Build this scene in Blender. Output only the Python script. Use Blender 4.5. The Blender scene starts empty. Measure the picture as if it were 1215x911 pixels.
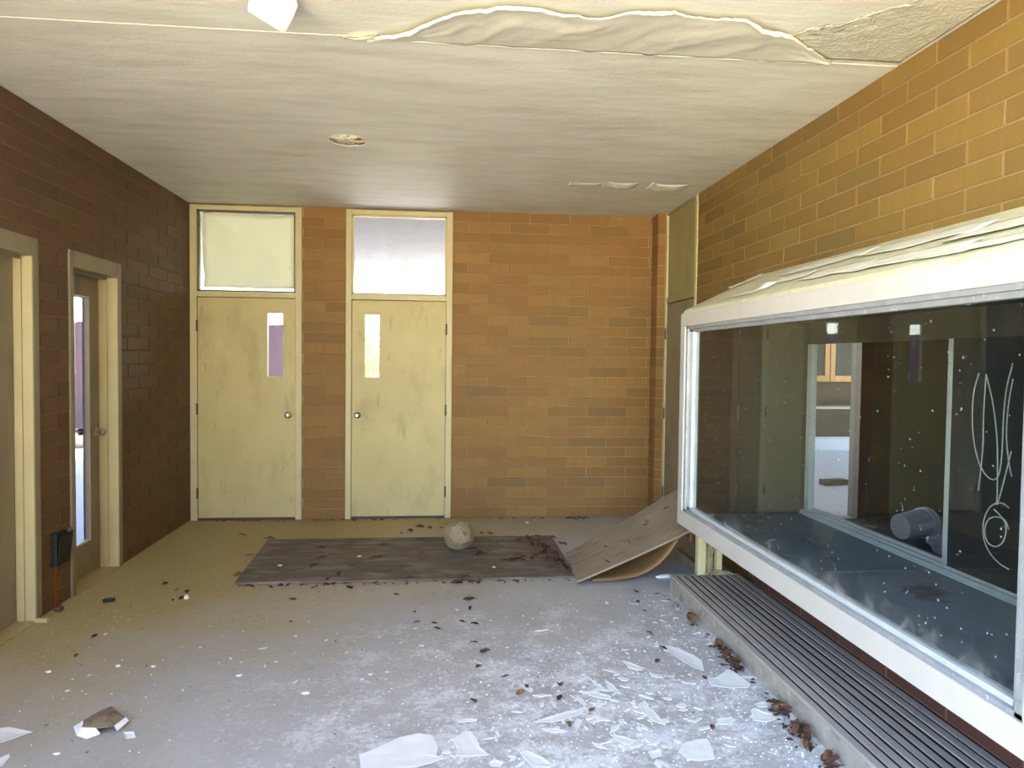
import bpy, bmesh, math, random
from mathutils import Vector, Matrix, noise as mnoise

# ------------------------------------------------------------------ camera, world, sun, exposure
SC = bpy.context.scene
COL = SC.collection
def camera():
    yaw, pitch, roll = 0.10076, 0.03406, 0.011466
    cy, sy, cp, sp = math.cos(yaw), math.sin(yaw), math.cos(pitch), math.sin(pitch)
    f = Vector((sy*cp, cy*cp, -sp)); r = Vector((cy, -sy, 0)); u = r.cross(f)
    c, s = math.cos(roll), math.sin(roll)
    r2 = c*r + s*u; u2 = -s*r + c*u
    cam = bpy.data.cameras.new('camera'); cam.sensor_width = 36.0; cam.sensor_fit = 'HORIZONTAL'
    cam.lens = 36.0*852.8/1215.0; cam.clip_start = 0.05; cam.clip_end = 500
    o = bpy.data.objects.new('camera', cam); COL.objects.link(o)
    m = Matrix((r2, u2, -f)).transposed().to_4x4(); m.translation = (0, 0, 1.59)
    o.matrix_world = m; SC.camera = o
camera()
world = bpy.data.worlds.new('sky'); SC.world = world; world.use_nodes = True
wn = world.node_tree; wn.nodes.clear()
sky = wn.nodes.new('ShaderNodeTexSky'); sky.sky_type = 'NISHITA'; sky.sun_disc = False
sky.sun_elevation = math.radians(62); sky.sun_rotation = 0.35; sky.air_density = 1.0; sky.dust_density = 1.0; sky.ozone_density = 1.0
bg = wn.nodes.new('ShaderNodeBackground'); bg.inputs['Strength'].default_value = 0.18
wo = wn.nodes.new('ShaderNodeOutputWorld')
wn.links.new(sky.outputs[0], bg.inputs[0]); wn.links.new(bg.outputs[0], wo.inputs[0])
sl = bpy.data.lights.new('sun', 'SUN'); sl.energy = 8.0; sl.angle = 0.0093; sl.color = (1.0, 0.94, 0.83)
so = bpy.data.objects.new('sun', sl); COL.objects.link(so)
so.rotation_euler = (math.radians(-27), math.radians(7), 0)       # high sun behind the building
so.location = (-6, 20, 25)
SC.view_settings.view_transform = 'Standard'; SC.view_settings.look = 'None'
SC.view_settings.gamma = 1.0; SC.view_settings.use_curve_mapping = False
SC.view_settings.exposure = 3.6

# ------------------------------------------------------------------ sizes of the place (metres)
H, D, XL, XR, XC = 3.048, 7.167, -2.384, 2.22, 2.137
XF = 1.673                       # front of the projecting display window
Y0 = 1.0                         # open front edge of the porch roof
rnd = random.Random(11)

# ------------------------------------------------------------------ materials
class NT:
    def __init__(s, name):
        s.m = bpy.data.materials.new(name); s.m.use_nodes = True
        s.t = s.m.node_tree; s.t.nodes.clear()
        s.out = s.t.nodes.new('ShaderNodeOutputMaterial')
    def n(s, typ, **kw):
        nd = s.t.nodes.new(typ)
        for k, v in kw.items(): setattr(nd, k, v)
        return nd
    def link(s, a, b): s.t.links.new(a, b)
    def setin(s, sock, v):
        if hasattr(v, 'is_output') or hasattr(v, 'links'): s.link(v, sock)
        else: sock.default_value = v
    def pos(s, scale=(1,1,1), rand=False):
        g = s.n('ShaderNodeNewGeometry')
        mp = s.n('ShaderNodeMapping'); mp.inputs['Scale'].default_value = scale
        s.link(g.outputs['Position'], mp.inputs['Vector'])
        return mp.outputs[0]
    def noise(s, vec, scale, detail=4, rough=0.55):
        nd = s.n('ShaderNodeTexNoise'); nd.inputs['Scale'].default_value = scale
        nd.inputs['Detail'].default_value = detail; nd.inputs['Roughness'].default_value = rough
        s.link(vec, nd.inputs['Vector']); return nd.outputs['Fac']
    def voro(s, vec, scale):
        nd = s.n('ShaderNodeTexVoronoi'); nd.inputs['Scale'].default_value = scale
        s.link(vec, nd.inputs['Vector']); return nd.outputs['Distance']
    def ramp(s, fac, lo, hi):
        nd = s.n('ShaderNodeMapRange'); nd.clamp = True
        s.link(fac, nd.inputs['Value'])
        nd.inputs['From Min'].default_value = lo; nd.inputs['From Max'].default_value = hi
        return nd.outputs[0]
    def math(s, op, a, b=0.0):
        nd = s.n('ShaderNodeMath', operation=op); s.setin(nd.inputs[0], a); s.setin(nd.inputs[1], b); return nd.outputs[0]
    def mix(s, fac, a, b):
        nd = s.n('ShaderNodeMix', data_type='RGBA')
        s.setin(nd.inputs[0], fac)
        for sock, v in ((nd.inputs[6], a), (nd.inputs[7], b)):
            if isinstance(v, tuple): sock.default_value = (*v[:3], 1)
            else: s.link(v, sock)
        return nd.outputs[2]
    def bump(s, h, strength=0.3, dist=0.01):
        nd = s.n('ShaderNodeBump'); nd.inputs['Strength'].default_value = strength; nd.inputs['Distance'].default_value = dist
        s.link(h, nd.inputs['Height']); return nd.outputs[0]
    def bsdf(s, col, rough=0.7, metal=0.0, spec=0.3, normal=None):
        b = s.n('ShaderNodeBsdfPrincipled')
        if isinstance(col, tuple): b.inputs['Base Color'].default_value = (*col[:3], 1)
        else: s.link(col, b.inputs['Base Color'])
        s.setin(b.inputs['Roughness'], rough); b.inputs['Metallic'].default_value = metal
        b.inputs['Specular IOR Level'].default_value = spec
        if normal is not None: s.link(normal, b.inputs['Normal'])
        s.link(b.outputs[0], s.out.inputs[0]); return b

def plain(name, c1, c2=None, scale=6, rough=0.7, metal=0.0, spec=0.3, stains=(), bump=0.0, bscale=60, stretch=(1,1,1)):
    """base colour pair mixed by noise, then dirt or wear patches (colour, scale, lo, hi, strength, stretch)"""
    t = NT(name); p = t.pos(stretch)
    col = c1
    if c2: col = t.mix(t.ramp(t.noise(p, scale, 6), 0.3, 0.7), c1, c2)
    for sc in stains:
        c, s_, lo, hi, k = sc[:5]
        pp = t.pos(sc[5]) if len(sc) > 5 else p
        f = t.math('MULTIPLY', t.ramp(t.noise(pp, s_, 6, 0.62), lo, hi), k)
        col = t.mix(f, col, c)
    nrm = t.bump(t.noise(p, bscale, 4), bump, 0.01) if bump else None
    t.bsdf(col, rough, metal, spec, nrm)
    return t.m

def brick_material(name, a, b, c, dirt):
    t = NT(name)
    oi = t.n('ShaderNodeObjectInfo'); g = t.n('ShaderNodeNewGeometry')
    r = t.math('FRACT', t.math('ADD', oi.outputs['Random'], g.outputs['Random Per Island']))
    r2 = t.math('FRACT', t.math('MULTIPLY', r, 7.31))
    p = t.pos()
    base = t.mix(t.ramp(r, 0.0, 0.8), a, b)
    base = t.mix(t.math('MULTIPLY', t.ramp(r2, 0.78, 0.95), 0.6), base, c)
    pv = t.pos((14, 14, 3))
    base = t.mix(t.math('MULTIPLY', t.ramp(t.noise(pv, 2.0, 5), 0.35, 0.75), 0.45), base, dirt)
    base = t.mix(t.math('MULTIPLY', t.ramp(t.noise(p, 55, 3), 0.66, 0.74), 0.35), base, (0.33, 0.25, 0.15))
    base = t.mix(t.math('MULTIPLY', t.ramp(t.noise(p, 0.9, 3), 0.4, 0.7), 0.35), base, dirt)
    nrm = t.bump(t.noise(t.pos((40, 40, 12)), 5, 4), 0.25, 0.004)
    t.bsdf(base, 0.62, 0, 0.3, nrm)
    return t.m

def glass_material(name, tint=(0.93, 0.96, 0.95), dust=0.0, dscale=1.0, smear=0.0):
    t = NT(name)
    lw = t.n('ShaderNodeLayerWeight'); lw.inputs['Blend'].default_value = 0.5
    f = t.math('POWER', lw.outputs['Facing'], 5.0)
    f = t.math('ADD', t.math('MULTIPLY', f, 0.95), 0.042)
    tr = t.n('ShaderNodeBsdfTransparent'); tr.inputs[0].default_value = (*tint, 1)
    gl = t.n('ShaderNodeBsdfGlossy'); gl.inputs['Roughness'].default_value = 0.0
    mx = t.n('ShaderNodeMixShader'); t.link(f, mx.inputs[0]); t.link(tr.outputs[0], mx.inputs[1]); t.link(gl.outputs[0], mx.inputs[2])
    res = mx
    if dust > 0:
        p = t.pos()
        vo = t.voro(p, 34*dscale)
        sel = t.ramp(t.noise(p, 11*dscale, 3), 0.52, 0.60)
        k = t.math('MULTIPLY', t.math('SUBTRACT', 1.0, t.ramp(vo, 0.10, 0.16)), sel)
        k = t.math('ADD', t.math('MULTIPLY', k, dust), t.math('MULTIPLY', t.ramp(t.noise(t.pos((1, 1, 0.5)), 3.0, 8, 0.7), 0.55, 0.95), smear))
        if smear < 0.05:          # grime settled along the bottom of the big pane
            sz = t.n('ShaderNodeSeparateXYZ'); t.link(p, sz.inputs[0])
            low = t.math('SUBTRACT', 1.0, t.ramp(sz.outputs[2], 0.59, 0.72))
            k = t.math('ADD', k, t.math('MULTIPLY', t.math('MULTIPLY', low, low), t.math('MULTIPLY', t.ramp(t.noise(p, 9.0, 9, 0.78), 0.48, 0.75), 0.40)))
        k = t.math('ADD', k, 0.002)
        df = t.n('ShaderNodeBsdfDiffuse'); df.inputs[0].default_value = (0.75, 0.74, 0.70, 1)
        m2 = t.n('ShaderNodeMixShader'); t.link(k, m2.inputs[0]); t.link(mx.outputs[0], m2.inputs[1]); t.link(df.outputs[0], m2.inputs[2])
        res = m2
    t.link(res.outputs[0], t.out.inputs[0]); return t.m

def floor_material():
    t = NT('painted_concrete'); p = t.pos()
    col = t.mix(t.ramp(t.noise(p, 1.6, 6), 0.3, 0.7), (0.52, 0.50, 0.49), (0.44, 0.42, 0.41))
    col = t.mix(t.math('MULTIPLY', t.ramp(t.noise(p, 4.5, 8, 0.7), 0.50, 0.72), 0.35), col, (0.34, 0.30, 0.26))
    g = t.n('ShaderNodeSeparateXYZ'); t.link(p, g.inputs[0])
    # muddy tan along left doors and back wall, with warm bounce light painted in
    mud_warm_light = t.math('ADD', t.math('MULTIPLY', g.outputs[0], -0.34), t.math('SUBTRACT', t.math('MULTIPLY', g.outputs[1], 0.30), 0.75))
    mud_warm_light = t.math('ADD', mud_warm_light, t.math('MULTIPLY', t.math('SUBTRACT', t.noise(p, 1.3, 6), 0.5), 1.2))
    col = t.mix(t.math('MULTIPLY', t.ramp(mud_warm_light, 0.55, 1.35), 0.95), col, (0.43, 0.33, 0.125))
    # flaked-paint dust is thickest where the ceiling above has shed its paint
    dx = t.math('MULTIPLY', t.math('SUBTRACT', g.outputs[0], 0.75), 0.62)
    dy = t.math('MULTIPLY', t.math('SUBTRACT', g.outputs[1], 2.7), 0.55)
    d2 = t.math('ADD', t.math('MULTIPLY', dx, dx), t.math('MULTIPLY', dy, dy))
    near = t.math('SUBTRACT', 1.0, t.ramp(d2, 0.0, 1.7))
    fine = t.noise(p, 38, 6, 0.75)
    col = t.mix(t.math('MULTIPLY', t.ramp(fine, 0.50, 0.72), 0.40), col, (0.60, 0.57, 0.54))
    col = t.mix(t.math('MULTIPLY', t.ramp(t.noise(p, 24, 7, 0.7), 0.53, 0.72), 0.40), col, (0.30, 0.26, 0.21))
    patch = t.ramp(t.math('ADD', t.math('ADD', t.noise(p, 3.2, 9, 0.75), t.math('MULTIPLY', t.math('SUBTRACT', fine, 0.5), 0.55)), t.math('MULTIPLY', near, 0.15)), 0.58, 0.72)
    col = t.mix(t.math('MULTIPLY', patch, t.math('ADD', t.math('MULTIPLY', near, 0.85), 0.10)), col, (0.84, 0.84, 0.86))
    v = t.voro(p, 46); sel = t.ramp(t.math('ADD', t.noise(p, 5, 4), t.math('MULTIPLY', near, 0.17)), 0.56, 0.68)
    speck = t.math('MULTIPLY', t.math('SUBTRACT', 1.0, t.ramp(v, 0.12, 0.2)), sel)
    col = t.mix(speck, col, (0.80, 0.78, 0.75))
    v2 = t.voro(p, 21); sel2 = t.ramp(t.noise(p, 3, 3), 0.60, 0.66)
    col = t.mix(t.math('MULTIPLY', t.math('SUBTRACT', 1.0, t.ramp(v2, 0.06, 0.1)), sel2), col, (0.10, 0.07, 0.05))
    nrm = t.bump(t.noise(p, 90, 5), 0.22, 0.004)
    t.bsdf(col, 0.62, 0, 0.35, nrm); return t.m

def ceiling_material():
    t = NT('ceiling_paint'); p = t.pos()
    ps = t.pos((0.55, 2.2, 1))
    col = t.mix(t.ramp(t.noise(p, 1.1, 5), 0.3, 0.7), (0.76, 0.735, 0.67), (0.68, 0.655, 0.59))
    col = t.mix(t.math('MULTIPLY', t.ramp(t.noise(ps, 2.6, 8, 0.65), 0.45, 0.75), 0.8), col, (0.53, 0.50, 0.42))
    col = t.mix(t.math('MULTIPLY', t.ramp(t.noise(ps, 5.5, 6, 0.6), 0.62, 0.8), 0.4), col, (0.80, 0.77, 0.68))
    h = t.math('ADD', t.noise(t.pos((0.5, 1.8, 1)), 5, 8, 0.6), t.math('MULTIPLY', t.noise(p, 55, 4), 0.12))
    t.bsdf(col, 0.6, 0, 0.3, t.bump(h, 0.5, 0.014)); return t.m

def slope_material(name, base, dark):
    return plain(name, base, dark, 4, 0.55, stains=(((0.42, 0.40, 0.24), 5, 0.55, 0.7, 0.6), ((0.85, 0.82, 0.70), 9, 0.6, 0.66, 0.8)), bump=0.25, bscale=30)

MT = {}
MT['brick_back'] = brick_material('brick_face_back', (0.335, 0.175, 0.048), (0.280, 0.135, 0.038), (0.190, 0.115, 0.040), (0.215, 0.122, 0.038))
MT['brick_left'] = brick_material('brick_face_left', (0.168, 0.090, 0.040), (0.135, 0.070, 0.032), (0.100, 0.060, 0.030), (0.108, 0.063, 0.032))  # darker than the back brick: the left wall's shade is put into the colour
MT['mortar_left'] = plain('mortar_left', (0.24, 0.155, 0.085), (0.165, 0.10, 0.056), 9, 0.9, bump=0.3, bscale=80)  # darkened along with the left brick for the same shade
MT['brick_right'] = brick_material('brick_face_right', (0.285, 0.175, 0.044), (0.235, 0.132, 0.037), (0.150, 0.104, 0.038), (0.195, 0.128, 0.038))  # yellower than the back brick: yellow light on this wall is painted in
MT['mortar'] = plain('mortar', (0.39, 0.27, 0.14), (0.29, 0.185, 0.09), 9, 0.9, bump=0.3, bscale=80)
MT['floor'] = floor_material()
MT['ceiling'] = ceiling_material()
MT['peel'] = plain('peeling_paint', (0.68, 0.65, 0.56), (0.60, 0.57, 0.49), 7, 0.5, bump=0.25, bscale=25)
MT['peel_edge'] = plain('torn_paint_edge', (0.84, 0.82, 0.70), (0.78, 0.76, 0.64), 12, 0.6)
MT['plaster'] = plain('bare_plaster', (0.58, 0.55, 0.46), (0.50, 0.47, 0.38), 14, 0.8, bump=0.9, bscale=55)
MT['cream'] = plain('cream_door_paint', (0.64, 0.53, 0.255), (0.58, 0.47, 0.22), 3, 0.5,
    stains=(((0.34, 0.27, 0.14), 3.2, 0.52, 0.72, 0.55, (1, 1, 0.45)), ((0.30, 0.24, 0.13), 14, 0.60, 0.72, 0.45, (1, 1, 0.3)), ((0.12, 0.08, 0.04), 60, 0.74, 0.78, 0.8)), bump=0.06, bscale=40)
MT['cream_frame'] = plain('cream_frame_paint', (0.66, 0.57, 0.32), (0.60, 0.51, 0.28), 5, 0.45,
    stains=(((0.28, 0.20, 0.11), 30, 0.66, 0.72, 0.6), ((0.40, 0.32, 0.18), 6, 0.6, 0.75, 0.4, (1, 1, 0.3))), bump=0.05)
MT['olive'] = plain('olive_panel_paint', (0.36, 0.31, 0.14), (0.30, 0.26, 0.12), 3, 0.55, stains=(((0.22, 0.18, 0.10), 6, 0.55, 0.7, 0.5, (1, 1, 0.3)),))
MT['taupe'] = plain('taupe_door_paint', (0.30, 0.25, 0.165), (0.25, 0.205, 0.13), 3, 0.55, stains=(((0.13, 0.10, 0.07), 3.5, 0.55, 0.75, 0.6, (1, 1, 0.4)),), bump=0.06)
MT['taupe_frame'] = plain('taupe_frame_paint', (0.29, 0.245, 0.15), (0.25, 0.205, 0.125), 6, 0.5, stains=(((0.30, 0.15, 0.05), 22, 0.68, 0.74, 0.6),))
MT['white'] = plain('white_bay_paint', (0.62, 0.58, 0.53), (0.57, 0.53, 0.48), 4, 0.5, stains=(((0.60, 0.50, 0.40), 8, 0.62, 0.75, 0.35), ((0.35, 0.28, 0.22), 60, 0.75, 0.8, 0.6)), bump=0.05)
MT['slope'] = slope_material('flaking_slope_paint', (0.74, 0.70, 0.50), (0.66, 0.62, 0.42))
MT['alu'] = plain('weathered_aluminium', (0.46, 0.47, 0.49), (0.36, 0.37, 0.39), 18, 0.45, 0.35, 0.4, stains=(((0.85, 0.85, 0.85), 45, 0.62, 0.70, 0.8), ((0.16, 0.16, 0.17), 25, 0.62, 0.72, 0.6)))
MT['alu_light'] = plain('pale_aluminium', (0.72, 0.74, 0.74), (0.60, 0.63, 0.63), 10, 0.4, 0.2, 0.4, stains=(((0.34, 0.36, 0.36), 30, 0.62, 0.74, 0.6),))
MT['glass'] = glass_material('dusty_window_glass', (0.90, 0.93, 0.92), dust=0.45, smear=0.03)
MT['glass_clean'] = glass_material('clear_glass', (0.95, 0.96, 0.97), dust=0.12, smear=0.05)
MT['glass_hazy'] = glass_material('hazy_glass', (0.86, 0.86, 0.92), dust=0.5, dscale=1.6, smear=0.35)
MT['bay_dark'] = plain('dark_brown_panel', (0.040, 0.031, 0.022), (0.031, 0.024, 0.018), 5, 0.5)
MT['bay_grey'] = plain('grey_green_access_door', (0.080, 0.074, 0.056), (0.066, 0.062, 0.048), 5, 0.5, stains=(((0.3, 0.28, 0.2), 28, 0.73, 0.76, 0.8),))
MT['bay_floor'] = plain('dark_display_floor', (0.175, 0.240, 0.315), (0.140, 0.195, 0.255), 3, 0.6, stains=(((0.02, 0.02, 0.022), 2.4, 0.6, 0.66, 0.8), ((0.3, 0.3, 0.3), 60, 0.74, 0.77, 0.7)), bump=0.08)  # blue light on the display floor is put into its colour
MT['black'] = plain('black_board', (0.012, 0.016, 0.020), (0.016, 0.022, 0.026), 4, 0.45)
MT['chalk'] = plain('pale_paint_stroke', (0.62, 0.64, 0.58), (0.40, 0.42, 0.38), 60, 0.8)
MT['wood_grey'] = plain('weathered_grey_slat', (0.45, 0.40, 0.355), (0.36, 0.32, 0.285), 3, 0.8, stains=(((0.20, 0.18, 0.165), 5, 0.55, 0.75, 0.5, (3, 0.7, 3)),), bump=0.15, bscale=30)
MT['concrete'] = plain('curb_concrete', (0.44, 0.39, 0.33), (0.33, 0.295, 0.25), 9, 0.85, stains=(((0.66, 0.65, 0.62), 20, 0.58, 0.66, 0.6), ((0.14, 0.115, 0.09), 8, 0.54, 0.70, 0.6)), bump=0.35, bscale=70)
MT['ply_floor'] = plain('rotting_plywood_dark', (0.185, 0.150, 0.115), (0.140, 0.110, 0.082), 2.5, 0.75, stains=(((0.36, 0.33, 0.30), 5, 0.48, 0.68, 0.6, (0.6, 2.0, 1)), ((0.035, 0.026, 0.02), 5, 0.58, 0.70, 0.6), ((0.50, 0.46, 0.42), 40, 0.69, 0.73, 0.5)), bump=0.25, bscale=40)
MT['ply_lean'] = plain('weathered_plywood', (0.340, 0.265, 0.185), (0.265, 0.200, 0.138), 3, 0.75, stains=(((0.110, 0.075, 0.048), 7, 0.57, 0.68, 0.6, (0.6, 3, 0.6)), ((0.46, 0.38, 0.28), 9, 0.58, 0.7, 0.5, (0.5, 3, 0.5)), ((0.03, 0.02, 0.015), 26, 0.70, 0.73, 0.8)), bump=0.3, bscale=40)
MT['veneer'] = plain('peeled_veneer', (0.36, 0.20, 0.075), (0.28, 0.150, 0.055), 6, 0.6, stretch=(1, 4, 1))
MT['rock'] = plain('rock_stone', (0.38, 0.285, 0.165), (0.27, 0.20, 0.115), 14, 0.9, stains=(((0.50, 0.42, 0.28), 22, 0.60, 0.70, 0.5), ((0.10, 0.07, 0.04), 30, 0.60, 0.68, 0.75)), bump=0.9, bscale=45)
MT['chip'] = plain('white_paint_chip', (0.92, 0.91, 0.90), (0.86, 0.85, 0.85), 9, 0.6)
MT['chip_back'] = plain('brown_chip_underside', (0.33, 0.26, 0.17), (0.24, 0.18, 0.12), 22, 0.85, stains=(((0.09, 0.06, 0.04), 16, 0.5, 0.66, 0.7),))
MT['brass'] = plain('worn_steel_knob', (0.52, 0.50, 0.46), (0.36, 0.33, 0.29), 30, 0.28, 0.9)
MT['iron'] = plain('dark_hinge_metal', (0.20, 0.17, 0.12), (0.12, 0.10, 0.07), 30, 0.5, 0.5)
MT['outlet'] = plain('dark_green_metal', (0.035, 0.042, 0.034), (0.022, 0.026, 0.022), 30, 0.5, 0.3)
MT['rust'] = plain('rust', (0.36, 0.135, 0.025), (0.24, 0.080, 0.018), 20, 0.85, stretch=(1, 1, 0.3))
MT['can'] = plain('light_can_white', (0.88, 0.84, 0.68), (0.82, 0.76, 0.56), 14, 0.5, stains=(((0.50, 0.16, 0.015), 11, 0.50, 0.55, 1.0), ((0.04, 0.025, 0.01), 17, 0.57, 0.61, 1.0)))
MT['paper'] = None
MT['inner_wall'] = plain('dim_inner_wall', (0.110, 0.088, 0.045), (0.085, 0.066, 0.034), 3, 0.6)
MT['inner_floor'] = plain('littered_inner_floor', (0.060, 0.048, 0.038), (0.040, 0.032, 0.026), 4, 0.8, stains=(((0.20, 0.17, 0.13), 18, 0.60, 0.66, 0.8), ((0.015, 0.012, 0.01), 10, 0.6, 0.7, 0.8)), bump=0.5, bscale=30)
MT['jamb'] = plain('maroon_jamb', (0.115, 0.055, 0.045), (0.090, 0.042, 0.035), 6, 0.45)
MT['hall_floor'] = plain('pale_hall_floor', (0.66, 0.67, 0.72), (0.58, 0.59, 0.63), 3, 0.4, spec=0.5, stains=(((0.22, 0.19, 0.15), 4, 0.62, 0.72, 0.5),))
MT['hall_ceiling'] = plain('pale_hall_ceiling', (0.25, 0.245, 0.26), (0.21, 0.205, 0.22), 2, 0.7)
MT['hall_wall'] = plain('hall_wall_paint', (0.50, 0.46, 0.38), (0.44, 0.40, 0.33), 2, 0.7)
MT['cab'] = plain('honey_cabinet_wood', (0.50, 0.29, 0.10), (0.40, 0.22, 0.075), 3, 0.4, stretch=(6, 6, 0.6))
MT['cab_dark'] = plain('dark_counter_front', (0.045, 0.024, 0.013), (0.034, 0.018, 0.010), 4, 0.5)
MT['bucket'] = plain('grey_plastic', (0.80, 0.80, 0.82), (0.72, 0.73, 0.76), 6, 0.45, stains=(((0.2, 0.18, 0.15), 12, 0.6, 0.72, 0.5),))
MT['white_plastic'] = plain('white_plastic', (0.80, 0.82, 0.86), (0.7, 0.74, 0.8), 8, 0.5)
MT['fence'] = plain('violet_brown_fence', (0.105, 0.060, 0.085), (0.080, 0.045, 0.064), 4, 0.7, stretch=(8, 8, 0.5))
MT['foliage'] = None
MT['grass'] = plain('sunlit_dry_grass', (0.47, 0.43, 0.30), (0.41, 0.375, 0.26), 0.7, 0.9, spec=0.1, bump=0.4, bscale=20)
MT['outer'] = plain('sky_block_brick_tone', (0.24, 0.13, 0.06), (0.19, 0.10, 0.045), 5, 0.8)
MT['roof'] = plain('roof_felt', (0.16, 0.15, 0.14), (0.12, 0.11, 0.10), 5, 0.9)
MT['strand'] = plain('straw_strand', (0.50, 0.42, 0.24), (0.36, 0.29, 0.16), 20, 0.8)
def leaf_material():
    t = NT('dead_leaf'); oi = t.n('ShaderNodeObjectInfo')
    c = t.mix(oi.outputs['Random'], (0.055, 0.030, 0.022), (0.180, 0.080, 0.045))
    c = t.mix(t.ramp(t.math('FRACT', t.math('MULTIPLY', oi.outputs['Random'], 9.7)), 0.8, 1.0), c, (0.30, 0.17, 0.06))
    t.bsdf(c, 0.75, 0, 0.2); return t.m
MT['leaf'] = leaf_material()
def translucent(name, c, ct, k):
    t = NT(name)
    d = t.n('ShaderNodeBsdfDiffuse'); p = t.pos()
    t.link(t.mix(t.ramp(t.noise(p, 4, 6), 0.35, 0.7), c, tuple(x*0.86 for x in c)), d.inputs[0])
    tr = t.n('ShaderNodeBsdfTranslucent'); tr.inputs[0].default_value = (*ct, 1)
    mx = t.n('ShaderNodeMixShader'); mx.inputs[0].default_value = k
    t.link(d.outputs[0], mx.inputs[1]); t.link(tr.outputs[0], mx.inputs[2]); t.link(mx.outputs[0], t.out.inputs[0]); return t.m
MT['paper'] = translucent('pasted_paper', (0.86, 0.85, 0.70), (0.88, 0.87, 0.74), 0.5)
MT['foliage'] = translucent('sunlit_leaves', (0.30, 0.36, 0.07), (0.55, 0.62, 0.10), 0.55)

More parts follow.
